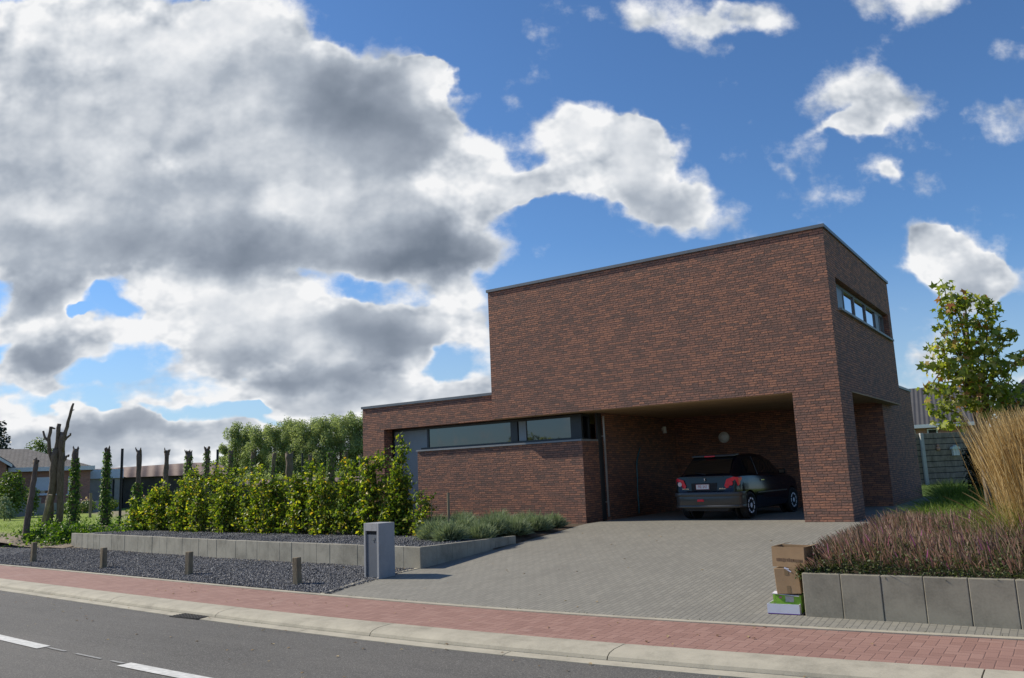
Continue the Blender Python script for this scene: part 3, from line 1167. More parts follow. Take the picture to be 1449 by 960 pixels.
def bed_z(x, y, t):
    lim = zdrive(y) + 0.01
    if x > -6.3:
        f = min(1.0, (x + 6.3) / 0.6)
        return (-0.035) * (1 - f) + min(-0.035, lim) * f
    return -0.035 - 0.0 * t


grid_surface("hedge_soil", -26, -5.66, 60, lambda x: hedge_y(x), bed_hi, 18, bed_z, MAT['soil'], "dark soil under the hedge and shrubs")


def mound_z(x, y, t):
    z = np.interp(y, [-6, -4.2, -3.0, -1.0, 1], [-0.42, -0.40, -0.26, -0.12, -0.11])
    b = 0.25 * math.exp(-(((x + 24.6) / 1.1) ** 2 + ((y + 3.7) / 0.8) ** 2))
    return float(z) + b + 0.02 * math.sin(5 * x) * math.cos(4 * y)


grid_surface("bare_soil", -36, -21.0, 40, lambda x: float(np.interp(x, [-36, -21], [-4.9, -4.1])), lambda x: 0.3, 22, mound_z, MAT['soil'] if False else MAT['ground'],
             "bare earth and sparse grass around the bare trunks")

# ---- right bed soil and side lawn
grid_surface("planter_soil", 1.05, 9.0, 12, lambda x: -7.48, lambda x: 3.0, 14, lambda x, y, t: -0.09 + 0.08 * t, MAT['soil'], "soil of the raised planter")
def side_lawn_mat():
    return M_plain("side_lawn_grass", (0.10, 0.15, 0.03), 0.9, 0, 0.45, 8, 0.8, 40, 0.04, spec=0.2)
grid_surface("side_lawn", 1.0, 14.0, 10, lambda x: 3.0, lambda x: 24.0, 20, lambda x, y, t: -0.01 + 0.1 * t, side_lawn_mat(), "grass beside the house")
grid_surface("back_garden", -6.0, 1.0, 10, lambda x: 10.6, lambda x: 24.0, 10, lambda x, y, t: 0.0 + 0.09 * t, side_lawn_mat(), "grass behind the house")

# ------------------------------------------------------------------ the brick house
H, HS, H2 = 5.9, 2.564, 3.27
W1, W2, W3, WP, DP, D = 8.384, 13.17, 12.35, 0.92, 1.045, 6.83
XS0, XS1, YS, HSC, DSC = -11.12, -5.98, 0.26, 1.93, 0.80
YL = 0.26            # front plane of the low wing, set back a little from the upper block
YG = 0.64            # glazing plane of the strip window
YB = 5.6             # back wall of the carport
XR = -0.25           # side plane of the rear wing

house = thing("brick_house", (-4.2, 0, 0), "dark red brick house with flat roofs, open carport and strip windows behind the grey driveway", "house")
BR = MAT['brick']

# upper block
w = MB()
w.box(-W1, 0, 0, 0.3, HS + 0.0, H - 0.07)                                 # street face
w.box(-W1, -W1 + 0.3, 0.3, D - .3, HS + 0.30, H - 0.07)
w.box(-W1, 0, D - 0.3, D, HS + 0.0, H - 0.07)
wy0, wy1, wz0, wz1 = 0.64, 6.45, 4.26, 4.92                                # window in the side face
w.box(-0.3, 0, 0.3, D - 0.3, HS, wz0)
w.box(-0.3, 0, 0.3, D - 0.3, wz1, H - 0.07)
w.box(-0.3, 0, 0.3, wy0, wz0, wz1)
w.box(-0.3, 0, wy1, D - 0.3, wz0, wz1)
w.build("upper_wall", BR, house)
r = MB()
r.box(-W1 + .02, -.02, .02, D - .02, H - 0.25, H - 0.10)
r.build("flat_roof", MAT['roof_dark'], house)
c = MB()
o_ = 0.035
for (x0, x1, y0, y1) in ((-W1 - o_, o_, -o_, 0.30), (-W1 - o_, o_, D - 0.30, D + o_), (-W1 - o_, -W1 + 0.3, 0.302, D - 0.302), (-0.3, o_, 0.302, D - 0.302)):
    c.box(x0, x1, y0, y1, H - 0.068, H)
c.build("coping", MAT['zinc'], house)

# side window of the upper block
xg = -0.13
fr = MB()
bt = 0.05
fr.box(xg - .06, xg, wy0 + .01, wy1 - .01, wz0 + .01, wz0 + .07)
fr.box(xg - .06, xg, wy0 + .01, wy1 - .01, wz1 - .07, wz1 - .01)
muls = [wy0 + .035, 1.86, 2.93, 4.17, 5.35, 5.86, wy1 - .035]
for yy in muls:
    fr.box(xg - .06, xg + .004, yy - .024, yy + .024, wz0 + .07, wz1 - .07)
fr.box(xg - .05, xg - .01, wy0 + .06, 1.83, wz0 + .07, wz1 - .07)           # closed panel at the street end
fr.box(xg - .05, xg - .01, 5.38, 5.83, wz0 + .07, wz1 - .07)
MAT['frame_light'] = M_plain("grey_window_frame", (0.13, 0.14, 0.145), 0.4, 0, 0.06)
MAT['sky_glass'] = M_plain("coated_window_glass", (0.78, 0.80, 0.84), 0.03, 1.0, 0.02)
win = fr.build("window", MAT['frame_light'], house)
for ya, yb in ((1.89, 2.90), (2.96, 4.14), (4.20, 5.32), (5.89, wy1 - .065)):
    g = MB()
    g.box(xg - .045, xg - .03, ya, yb, wz0 + .07, wz1 - .07)
    g.build("pane", MAT['sky_glass'], win)
s = MB()
s.box(-0.12, 0.07, wy0 - .02, wy1 + .06, wz0 - .05, wz0 - .002)
s.build("sill", MAT['sill'], win)
lining = MB()
lining.box(-0.29, -0.20, wy0 + .01, wy1 - .01, wz0 + .01, wz1 - .01)
lining.build("dark_lining", MAT['dark'], win)  # dark lining behind the panes in place of the room interior

# corner pillar of the carport
p = MB()
p.box(-WP, -0.0, 0.0, DP, -0.05, HS - 0.002)
p.build("pillar", BR, house)

# carport: back wall, side wall, board ceiling
b = MB()
b.box(XS1 - 0.3, XR, YB, YB + 0.3, -0.05, HS + 0.1)
b.build("carport_wall", BR, house)
b = MB()
b.box(XS1 - 0.2, XS1 + 0.09, 1.305, YB, -0.05, HS + 0.1)
b.build("entrance_wall", BR, house)
b = MB()
b.box(-W1 + .01, -0.31, 0.302, YB + .5, HS + 0.02, HS + 0.12)
b.box(-W1 + .01, -WP - .003, 0.05, 0.30, HS - 0.014, HS - 0.002)
b.build("soffit", MAT['soffit'], house)

# low wing
lw = MB()
lw.box(-W2, -W3, YL, YL + 0.34, -0.4, H2 - .07)                            # pier at the left end
lw.box(-W3, -W1, YL, YL + 0.34, HS, H2 - .07)                              # lintel
lw.box(-W2, -W2 + .3, YL + .34, 8.0, -0.4, H2 - .07)
lw.box(-W2 + .3, -W1, 7.7, 8.0, -0.4, H2 - .07)
lw.build("low_wall", BR, house)
r = MB()
r.box(-W2 + .02, -W1 - .002, YL + .02, 7.98, H2 - .22, H2 - .10)
r.build("low_roof", MAT['roof_dark'], house)
c = MB()
c.box(-W2 - o_, -W1 - .001, YL - o_, YL + .3, H2 - .068, H2)
c.box(-W2 - o_, -W2 + .3, YL + .302, 8.0, H2 - .068, H2)
c.build("low_coping", MAT['zinc'], house)

# the screen wall under the strip window, with its return to the front door
sw = MB()
sw.box(XS0, XS1, YS, YS + 0.30, -0.35, HSC - .045)
sw.box(XS1 - .30, XS1, YS + .30, YS + DSC, -0.35, HSC - .045)
sw.build("screen_wall", BR, house)
c = MB()
c.box(XS0 - .03, XS1 + .0, YS - .035, YS + .32, HSC - .043, HSC)
c.box(XS1 - .30, XS1 + .0, YS + .322, YS + DSC, HSC - .043, HSC)
c.build("wall_cap", MAT['sill'], house)

# strip window: panel, two long panes, corner post, side pane
f = MB()
zt = HS - .01
GX = XS1 - .20
f.box(-W3 + .002, GX, YG, YG + .06, zt - .06, zt)
f.box(XS0 - .2, GX, YG, YG + .06, HSC + .001, HSC + .07)
f.box(-W3 + .002, -W3 + .05, YG, YG + .06, -0.2, zt - .06)
f.box(-11.09, -11.03, YG - .003, YG + .06, HSC + .07, zt - .06)
f.box(-8.27, -8.06, YG - .02, YG + .06, HSC + .07, zt - .06)
f.box(-6.49, -6.28, YG - .01, YG + .06, HSC + .07, zt - .06)
f.box(-6.275, GX, YG - .02, YG + .06, HSC + .07, zt - .06)
f.box(GX - .06, GX, YG + .062, YS + DSC, zt - .05, zt)
f.box(GX - .06, GX, YG + .062, YS + DSC, HSC + .001, HSC + .05)
f.box(GX - .06, GX + .003, YS + DSC - .06, YS + DSC, HSC + .05, zt - .05)
swin = f.build("strip_window", MAT['frame'], house)
for xa, xb in ((-11.03, -8.27), (-7.80, -6.49)):
    g = MB()
    g.box(xa, xb, YG + .02, YG + .04, HSC + .07, zt - .06)
    g.build("pane", MAT['glass'], swin)
g = MB()
g.box(GX - .04, GX - .025, YG + .062, YS + DSC - .06, HSC + .05, zt - .05)
g.build("pane", MAT['glass'], swin)
g = MB()
g.box(-8.02, -7.80, YG - .01, YG + .018, HSC + .07, zt - .06)
g.build("sash", MAT['panel'], swin)
g = MB()
g.box(-W3 + .052, -11.09, YG + .01, YG + .05, -0.3, zt - .06)
g.build("grey_panel", MAT['panel'], house)
# dark rooms behind the strip window
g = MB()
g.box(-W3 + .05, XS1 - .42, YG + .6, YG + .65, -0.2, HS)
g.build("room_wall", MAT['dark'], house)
# front door at the end of the screen wall
d_ = MB()
d_.box(XS1 - .05, XS1 - .005, YS + DSC + .005, 1.30, 0.0, HS + .01)
door = d_.build("front_door", MAT['frame'], house)
d_ = MB()
MAT['steel'] = M_plain("brushed_steel", (0.62, 0.58, 0.53), 0.35, 0.6, 0.05)
d_.box(XS1 + .06, XS1 + .095, 1.24, 1.275, 0.06, HS - .06)
for zz in (0.4, 2.0):
    d_.box(XS1 + .001, XS1 + .06, 1.25, 1.265, zz, zz + .02)
d_.build("door_bar", MAT['steel'], door)

# rear wing
b = MB()
b.box(XR - .3, XR, YB + .3, 10.3, -0.05, 3.12)
b.box(-6.0, XR - .3, 10.0, 10.3, -0.05, 3.12)
b.build("rear_wall", BR, house)
b = MB()
b.box(XR - .3, XR + .03, D + .002, 10.33, 3.122, 3.19)
b.box(-6.0, XR - .3, 10.0, 10.33, 3.122, 3.19)
b.build("rear_coping", MAT['zinc'], house)
b = MB()
b.box(-6.0, XR - .3, YB + .32, 10.0, 2.95, 3.02)
b.build("rear_roof", MAT['roof_dark'], house)
# underside of the overhang along the side passage
b = MB()
b.box(-0.305, -0.002, 1.05, D - .02, HS - .014, HS - .002)
b.build("overhang_board", MAT['soffit'], house)

# lamps on the carport wall
MAT['opal'] = M_plain("opal_glass", (0.72, 0.72, 0.68), 0.3, 0, 0.03)
MAT['white'] = M_plain("white_plastic", (0.7, 0.7, 0.67), 0.4, 0, 0.04)
lp = thing("bulkhead_lamp", (-4.43, YB, 1.95), "round white wall lamp with a metal ring on the dark carport wall above the car", "wall lamp")
m = MB()
m.disc((-4.43, YB, 1.95), (0, -1, 0), 0.155, 0.05, 28)
m.build("ring", MAT['steel'], lp, bevel=0.008)
m = MB()
prof = [(0.0, 0.13), (0.03, 0.127), (0.055, 0.105), (0.072, 0.06), (0.078, 0.004)]
m.tube([(-4.43, YB - .05 - a, 1.95) for a, _ in prof], [b_ for _, b_ in prof], 28)
m.build("glass_dome", MAT['opal'], lp, smooth=True)
sp = thing("wall_spotlight", (XS1 + .09, 4.71, 2.24), "small pale spotlight high on the carport's left wall", "spotlight")
m = MB()
m.box(XS1 + .09, XS1 + .11, 4.66, 4.76, 2.19, 2.29)
m.build("wall_plate", MAT['steel'], sp, bevel=.003)
m = MB()
m.tube([(XS1 + .11, 4.71, 2.24), (XS1 + .16, 4.71, 2.24)], .015, 8)
m.tube([(XS1 + .16, 4.71, 2.32), (XS1 + .16, 4.71, 2.14)], [.05, .06], 14)
m.build("lamp_head", MAT['white'], sp)
MAT['hose'] = M_plain("blue_hose", (0.035, 0.15, 0.19), 0.35, 0, 0.3, 20)
m = MB()
xh = XS1 + .13
pts = [(xh, 3.12, 1.72), (xh - .01, 3.02, 1.58), (xh, 2.9, 1.42), (xh, 2.84, 1.22), (xh + .01, 2.82, .95), (xh, 2.8, .6), (xh + .02, 2.78, .3), (xh + .03, 2.74, .05)]
m.tube(pts, .017, 8)
tag(m.build("garden_hose", MAT['hose'], smooth=True), "thin bluish hose hanging down the dark carport wall right of the door", "hose")

# ------------------------------------------------------------------ retaining walls
MAT['timber'] = M_bark("weathered_timber", (0.16, 0.125, 0.08), (0.33, 0.27, 0.18), 10)
MAT['grey_timber'] = M_bark("grey_timber", (0.15, 0.125, 0.10), (0.34, 0.295, 0.245), 8)

wl = thing("retaining_wall", (-13.5, -4.9, -0.4), "long low grey concrete retaining wall beside the dark gravel, left of the driveway", "retaining wall")
seg = []
x = WALL_PTS[-1][0]
L = 0.0
# walk along the wall from the corner by the letterbox to its far end in 0.5 m elements
pts = [np.array((px, py)) for px, py in WALL_PTS[::-1]]


def along(pts, step):
    out = [pts[0]]
    i, pos = 0, pts[0]
    while i < len(pts) - 1:
        d = pts[i + 1] - pos
        n = np.linalg.norm(d)
        need = step - (np.linalg.norm(pos - out[-1]))
        if n < need:
            pos = pts[i + 1]
            i += 1
            if i == len(pts) - 1:
                out.append(pos)
            # distance measured straight from the last joint
            continue
        t = d / n
        pos = pos + t * need
        out.append(pos)
    return out


def wall_block(a, b, top0, top1, bot, th, side=1.0):
    d = (b - a) / np.linalg.norm(b - a)
    nrm = np.array((-d[1], d[0])) * side
    g = 0.0022
    a2, b2 = a + d * g, b - d * g
    jit = random.uniform(-.004, .004)
    o = nrm * jit
    m = MB()
    q = [a2 + o, b2 + o, b2 + nrm * th, a2 + nrm * th]
    zt = [top0, top1, top1, top0]
    vs = [(p[0], p[1], bot) for p in q] + [(p[0], p[1], z) for p, z in zip(q, zt)]
    fs = [(3, 2, 1, 0), (4, 5, 6, 7)] + [(i, (i + 1) % 4, 4 + (i + 1) % 4, 4 + i) for i in range(4)]
    if side < 0:
        fs = [f[::-1] for f in fs]
    m.add(vs, fs)
    return m


js = along(pts, 0.42)
for a, b in zip(js[:-1], js[1:]):
    t = random.uniform(-.003, .003)
    wall_block(a, b, 0.0 + t, 0.0 + t, -0.6, 0.08, -1.0).build("concrete_block", MAT['concrete'], wl, bevel=0.006)
ret = [np.array((-5.80, -5.85 + 0.0)), np.array((-5.66, -3.15))]
js = along(ret, 0.41)
for k, (a, b) in enumerate(zip(js[:-1], js[1:])):
    z0, z1 = -0.0 - 0.035 * k / len(js), -0.0 - 0.035 * (k + 1) / len(js)
    wall_block(a + (np.array((0, .005)) if k == 0 else 0), b, z0, z1, -0.6, 0.08, 1.0).build("concrete_block", MAT['concrete'], wl, bevel=0.006)

wr = thing("planter_wall", (3.0, -7.53, -0.45), "low brownish grey concrete wall of the flower bed beside the cardboard boxes", "planter wall")
x = 1.04
while x < 8.9:
    wall_block(np.array((x, -7.53)), np.array((x + .395, -7.53)), -.02, -.02, -0.7, 0.08, 1.0).build("concrete_block", MAT['concrete_dark'], wr, bevel=0.008)
    x += .395
y = -7.445
while y < -1.2:
    wall_block(np.array((1.04, y + .395)), np.array((1.04, y)), -.02, -.02, -0.7, 0.08, 1.0).build("concrete_block", MAT['concrete_dark'], wr, bevel=0.008)
    y += .395

# ------------------------------------------------------------------ letterbox
RZ = R(-9)
lb = thing("mailbox", (-6.06, -6.58, zdrive(-6.6) - .02), "grey concrete letterbox pillar with a recessed door at the edge of the driveway", "mailbox", rz=RZ)
wb, db, hb = 0.40, 0.33, 0.89
m = MB()
m.box(-wb / 2, wb / 2, -db / 2 + .035, db / 2, -0.1, hb)
m.box(-wb / 2, -wb / 2 + .045, -db / 2, -db / 2 + .035, -0.1, hb)
m.box(wb / 2 - .05, wb / 2, -db / 2, -db / 2 + .035, -0.1, hb)
m.box(-wb / 2 + .045, wb / 2 - .05, -db / 2, -db / 2 + .035, hb - .125, hb)
m.build("pillar", MAT['mailbox'], lb, local=True, bevel=0.003)
MAT['door_grey'] = M_plain("grey_metal_door", (0.115, 0.125, 0.145), 0.45, 0.1, 0.05)
m = MB()
m.box(-wb / 2 + .047, wb / 2 - .052, -db / 2 + .022, -db / 2 + .034, 0.0, hb - .185)
ld = m.build("door", MAT['door_grey'], lb, local=True)
m = MB()
m.box(-wb / 2 + .047, wb / 2 - .052, -db / 2 + .030, -db / 2 + .0345, hb - .184, hb - .127)
m.build("slot", MAT['dark'], lb, local=True)
m = MB()
m.box(0.01, .075, -db / 2 + .014, -db / 2 + .0215, hb - .27, hb - .235)
m.box(0.03, .055, -db / 2 + .012, -db / 2 + .0215, hb - .30, hb - .285)
m.build("name_plate", MAT['frame_light'], ld, local=True)

# ------------------------------------------------------------------ short timber posts on the gravel strip
def short_post():
    t = bpy.data.objects.new("wooden_post", None)
    return t


POSTS = [((-17.94, -6.37), 0.50, 0.02, "short square wooden post on the gravel, farthest left, in front of the leaning bare trunk"),
         ((-14.09, -6.75), 0.46, -0.02, "second short wooden post from the left, before the far end of the concrete wall"),
         ((-10.6, -7.03), 0.46, 0.01, "third short wooden post from the left, before the middle of the concrete wall"),
         ((-7.14, -7.38), 0.46, -0.05, "short wooden post nearest the letterbox, leaning slightly on the dark gravel")]
for (px, py), h, lean, lab in POSTS:
    z0 = STREET_Z
    m = MB()
    m.obox((px, py, z0 + h / 2 - .1), (.105, .105, h + .2), random.uniform(-.2, .3), 0.0, lean)
    o = m.build("wooden_post", MAT['timber'], bevel=0.008)
    tag(o, lab, "post", "short wooden posts along the gravel strip")

# ------------------------------------------------------------------ cardboard
MAT['cardboard'] = M_plain("cardboard", (0.36, 0.235, 0.125), 0.8, 0, 0.12, 5, 0.15, 60, .002)
MAT['cardboard_dark'] = M_plain("brown_print", (0.17, 0.105, 0.06), 0.8, 0, 0.15, 30)
MAT['tape'] = M_plain("packing_tape", (0.24, 0.165, 0.085), 0.35, 0, 0.08)
MAT['paper'] = M_plain("white_board", (0.66, 0.66, 0.74), 0.6, 0, 0.04)
MAT['green_card'] = M_plain("green_carton_print", (0.22, 0.44, 0.035), 0.55, 0, 0.1, 12)
MAT['label'] = M_plain("carton_label", (0.50, 0.46, 0.42), 0.7, 0, 0.15, 40)
MAT['purple'] = M_plain("purple_print", (0.12, 0.03, 0.28), 0.6)
MAT['pink'] = M_plain("pink_print", (0.6, 0.2, 0.25), 0.6, 0, .2)

bz = zdrive(-7.5) + 0.004


def open_box(name, loc, size, rz, mat, label, cat, tilt=0.0, wall=0.006, floor_=True):
    t = thing(name, loc, label, cat, None, rz)
    sx, sy, sz = size
    m = MB()
    m.box(-sx / 2, sx / 2, -sy / 2, -sy / 2 + wall, 0, sz)
    m.box(-sx / 2, sx / 2, sy / 2 - wall, sy / 2, 0, sz)
    m.box(-sx / 2, -sx / 2 + wall, -sy / 2 + wall, sy / 2 - wall, 0, sz)
    m.box(sx / 2 - wall, sx / 2, -sy / 2 + wall, sy / 2 - wall, 0, sz)
    m.box(-sx / 2 + wall, sx / 2 - wall, -sy / 2 + wall, sy / 2 - wall, 0, wall)
    o = m.build("carton", mat, t, local=True)
    if tilt:
        t.rotation_euler = (0, tilt, rz)
    return t


tr = open_box("paper_tray", (0.80, -7.36, bz), (0.345, 0.30, 0.105), R(2), MAT['paper'], "shallow white tray under the stack of cardboard boxes on the paving", "tray")
m = MB()
m.box(-.17, .172, -.1525, -.1505, 0.0, .007)
m.build("printed_edge", MAT['purple'], tr, local=True)
gc = open_box("green_carton", (0.845, -7.33, bz + .008), (0.275, 0.19, 0.185), R(-1), MAT['green_card'], "bright green carton with a pale label standing in the white tray", "carton")
m = MB()
m.box(-.03, .06, -.0975, -.0955, .11, .17)
m.build("label_sticker", MAT['label'], gc, local=True)
m = MB()
m.box(-.10, -.07, -.0975, -.0955, .145, .165)
m.build("printed_mark", MAT['pink'], gc, local=True)
m = MB()
m.prism([(-.165, -.096, .10), (-.139, -.096, .10), (-.139, -.096, .185), (-.165, -.096, .185)], (0, .004, 0))
m.build("flap", MAT['green_card'], gc, local=True)
m = MB()
m.obox((-.02, -.07, .192), (.29, .10, .006), 0, R(6), R(4))
m.build("white_flap", MAT['paper'], gc, local=True)

mb_ = thing("cardboard_box", (0.865, -7.31, bz + .208), "upright brown cardboard box with two strips of tape, in the middle of the stack", "cardboard box", "brown cardboard boxes of the stack", R(1))
m = MB()
m.box(-.13, .13, -.145, .145, 0, .275)
m.build("carton", MAT['cardboard'], mb_, local=True, bevel=.004)
m = MB()
m.box(-.02, .022, -.1475, -.1458, .20, .277)
m.build("tape_strip", MAT['tape'], mb_, local=True)
m = MB()
m.box(-.015, .022, -.1475, -.1458, .005, .085)
m.build("tape_strip", MAT['tape'], mb_, local=True)
m = MB()
m.obox((.01, -.148, .268), (.05, .003, .018), 0, 0, R(20))
m.obox((.035, -.148, .245), (.05, .003, .012), 0, 0, R(35))
m.build("torn_tape", MAT['paper'], mb_, local=True)
mb_.rotation_euler = (0, R(-3.0), R(1))

tb = thing("cardboard_box", (0.895, -7.30, bz + .49), "wide brown cardboard box with open flaps on top of the stack", "cardboard box", "brown cardboard boxes of the stack", R(-3))
sx, sy, sz = .355, .30, .215
m = MB()
wl_ = .006
m.box(-sx / 2, sx / 2, -sy / 2, -sy / 2 + wl_, 0, sz)
m.box(-sx / 2, sx / 2, sy / 2 - wl_, sy / 2, 0, sz)
m.box(-sx / 2, -sx / 2 + wl_, -sy / 2 + wl_, sy / 2 - wl_, 0, sz)
m.box(sx / 2 - wl_, sx / 2, -sy / 2 + wl_, sy / 2 - wl_, 0, sz)
m.box(-sx / 2 + wl_, sx / 2 - wl_, -sy / 2 + wl_, sy / 2 - wl_, 0, wl_)
m.build("carton", MAT['cardboard'], tb, local=True)
m = MB()
m.prism([(-sx / 2 + .01, -sy / 2 + .01, sz - .002), (-.035, -sy / 2 + .02, sz + .035), (-.03, sy / 2 - .1, sz + .03), (-sx / 2 + .01, sy / 2 - .06, sz - .002)], (0, 0, .005))
m.build("flap", MAT['cardboard'], tb, local=True)
m = MB()
m.prism([(sx / 2 - .005, -sy / 2 + .01, sz), (sx / 2 + .075, -sy / 2 + .06, sz + .02), (sx / 2 + .075, sy / 2, sz + .02), (sx / 2 - .005, sy / 2 - .01, sz)], (0, 0, .005))
m.build("flap", MAT['cardboard'], tb, local=True)
m = MB()
for i in range(9):                                                          # unreadable brown print low on the front
    xx = -.13 + i * .0225
    m.box(xx, xx + random.uniform(.012, .02), -sy / 2 - .0018, -sy / 2 - .0003, .055 + random.uniform(0, .008), .085 + random.uniform(0, .012))
m.box(.055, .155, -sy / 2 - .0018, -sy / 2 - .0003, .06, .088)
m.build("printed_marks", MAT['cardboard_dark'], tb, local=True)
tb.rotation_euler = (R(0), R(1.5), R(-3))

# ------------------------------------------------------------------ drain, stakes, posts
MAT['iron'] = M_plain("cast_iron", (0.055, 0.05, 0.045), 0.7, 0.4, 0.3, 20)
MAT['black_post'] = M_plain("black_metal_post", (0.02, 0.021, 0.022), 0.5, 0.2)
dxm = -6.6
dr = thing("drain_grate", (dxm, edge(dxm) - 1.79, ROAD_Z), "dark iron drain grate set in the gutter beside the kerb", "drain")
m = MB()
for i in range(5):
    o = -1.705 - i * 0.042
    xs = np.linspace(dxm - .30, dxm + .30, 5)
    m.add([(x_, edge(x_) + o + d, ROAD_Z + z_) for x_ in xs for d, z_ in ((0, .016), (-.02, .016))],
          [(2 * k, 2 * k + 1, 2 * k + 3, 2 * k + 2) for k in range(4)])
for xx in np.linspace(dxm - .28, dxm + .28, 8):
    m.box(xx - .008, xx + .008, edge(xx) - 1.895, edge(xx) - 1.70, ROAD_Z - .02, ROAD_Z + .013)
m.build("bars", MAT['iron'], dr)
m = MB()
m.box(dxm - .32, dxm + .32, edge(dxm) - 1.91, edge(dxm) - 1.70, ROAD_Z - .05, ROAD_Z + .008)
m.build("pit", MAT['dark'], dr)


def post_thing(name, base, top, r, mat, label, cat, group=None, n=8):
    m = MB()
    m.tube([base, top], [r, r], n)
    o = m.build(name, mat)
    tag(o, label, cat, group)
    return o


for (px, py), h, lab in (((-26.01, 0.53), 2.85, "tall black metal post between two ivy-clad trunks at the open end of the row"),
                         ((-26.45, 5.03), 2.85, "tall black metal post rising above the hedge in front of the curved brown roof"),
                         ((-29.94, 12.75), 2.85, "tall black metal post above the hedge in front of the poplars")):
    post_thing("metal_post", (px, py, -.3), (px, py, h - .1), .055, MAT['black_post'], lab, "post", "black metal posts in the row of trunks", 6)
post_thing("fence_post", (-29.3, -.7, -.3), (-28.9, -.6, 1.15), .075, MAT['timber'], "leaning round wooden fence post between the two bare trunks at the left", "fence post")
b0 = atd(128, 716, 42)
post_thing("fence_post", (b0[0], b0[1], -.3), (b0[0], b0[1], 1.15), .07, MAT['timber'], "upright wooden fence post on the lawn between the first two ivy-clad trunks", "fence post")
post_thing("hedge_stake", (-7.1, -3.45, -.2), (-7.12, -3.42, 0.85), .028, MAT['timber'], "pale round wooden stake at the end of the hedge beside the silvery shrubs", "stake")
post_thing("hedge_stake", (-7.55, -3.5, -.2), (-7.5, -3.5, 0.65), .012, MAT['timber'], "thin dark stake at the end of the hedge, left of the pale round stake", "stake")
post_thing("bamboo_stake", (2.76, -4.96, -.1), (2.79, -5.06, 1.10), .018, MAT['timber'], "thin pale leaning stake beside the tall golden grass", "stake")

# ------------------------------------------------------------------ wooden fence and ornaments at the back right
fc = thing("garden_fence", (-0.4, 20.6, 0.05), "grey wooden fence of wide horizontal boards with a pale post behind the house", "fence")
fdir = np.array((2.7, 1.9)) / np.linalg.norm((2.7, 1.9))
fa = np.array((-2.6, 19.65))
rzf = math.atan2(fdir[1], fdir[0])
for k in range(9):
    z = 0.18 + k * 0.232
    c0 = fa + fdir * 2.55
    m = MB()
    m.obox((c0[0], c0[1], z), (5.1, .045, .205), rzf, R(random.uniform(4, 9)))
    m.build("board", MAT['grey_timber'], fc, bevel=.006)
m = MB()
m.obox((fa[0] + fdir[0] * 2.55 - fdir[1] * .05, fa[1] + fdir[1] * 2.55 + fdir[0] * .05, 1.1), (5.1, .02, 2.0), rzf)
m.build("gap_shade_sheet", MAT['dark'], fc)  # dark sheet added behind the boards as the shade in their gaps
MAT['pale_post'] = M_plain("pale_concrete_post", (0.40, 0.40, 0.38), 0.8, 0, 0.1)
fd = np.array((-fdir[1], fdir[0]))
for s_ in (1.3, 4.6):
    pp = fa + fdir * s_ - fd * .12
    m = MB()
    m.obox((pp[0], pp[1], 1.0), (.13, .12, 2.3), rzf)
    m.build("post", MAT['pale_post'], fc, bevel=.01)
MAT['lantern_green'] = M_plain("pale_green_paint", (0.55, 0.62, 0.55), 0.6, 0, 0.1)
lp_ = fa + fdir * 2.62 - fd * .10
lt = thing("hanging_birdhouse", (lp_[0], lp_[1], 1.2), "small white birdhouse with a pale green roof hung on the grey wooden fence", "birdhouse", None, rzf)
m = MB()
for dx in (-.11, 0, .11):
    m.box(dx - .012, dx + .012, -.09, -.07, 0, .25)
m.box(-.12, .12, -.07, .06, 0, .25)
m.build("body", MAT['white'], lt, local=True)
m = MB()
m.prism([(-.17, -.12, .25), (.17, -.12, .25), (.14, -.12, .34), (.05, -.12, .36), (.0, -.12, .42), (-.05, -.12, .36), (-.14, -.12, .34)], (0, .2, 0))
m.build("roof", MAT['lantern_green'], lt, local=True)
lp_ = fa + fdir * 1.95 - fd * .08
ot = thing("wall_ornament", (lp_[0], lp_[1], 1.42), "small pinkish round ornament on the grey wooden fence left of the birdhouse", "ornament", None, rzf)
m = MB()
MAT['terracotta'] = M_plain("terracotta", (0.50, 0.28, 0.19), 0.8, 0, .15)
m.tube([(0, 0, 0), (0, 0, .05), (0, 0, .12), (0, 0, .17)], [.03, .08, .075, .02], 12)
m.tube([(0, 0, .17), (0, 0, .20), (0, 0, .25), (0, 0, .27)], [.03, .05, .045, .01], 10)
m.build("figure", MAT['terracotta'], ot, local=True, smooth=True)

# ------------------------------------------------------------------ the parked car (small black hatchback, seen from behind)
CAR = thing("parked_car", (-3.16, 0.60, 0.0), "small black hatchback car parked in the shade of the carport", "car", None, R(-5.5))
CAR.scale = (0.93, 1.0, 1.0)
MAT['car_paint'] = M_plain("black_car_paint", (0.004, 0.005, 0.011), 0.10, 0.0, 0.05, coat=0.0, spec=0.42)
MAT['car_trim'] = M_plain("dark_bumper_paint", (0.045, 0.043, 0.040), 0.34, 0.0, 0.06, coat=0.3)
MAT['rubber'] = M_plain("tyre_rubber", (0.016, 0.016, 0.016), 0.85, 0, 0.2, 30, .3, 60)
MAT['hubcap'] = M_plain("silver_wheel", (0.72, 0.73, 0.78), 0.4, 0.0, 0.05)
MAT['tail_red'] = M_plain("red_lamp_lens", (0.72, 0.02, 0.045), 0.2, 0, 0.1, coat=0.2)
MAT['tail_clear'] = M_plain("clear_lamp_lens", (0.60, 0.50, 0.50), 0.12, 0, 0.1, coat=1.0)
MAT['plate'] = M_plain("white_number_plate", (0.72, 0.70, 0.66), 0.45, 0, 0.03)
MAT['plate_red'] = M_plain("red_plate_print", (0.45, 0.04, 0.05), 0.5)
MAT['chrome'] = M_plain("chrome", (0.75, 0.75, 0.75), 0.12, 1.0, 0.03)
MAT['car_glass'] = M_glass("car_glass", (0.008, 0.010, 0.010), 1.75)
CL = 3.83
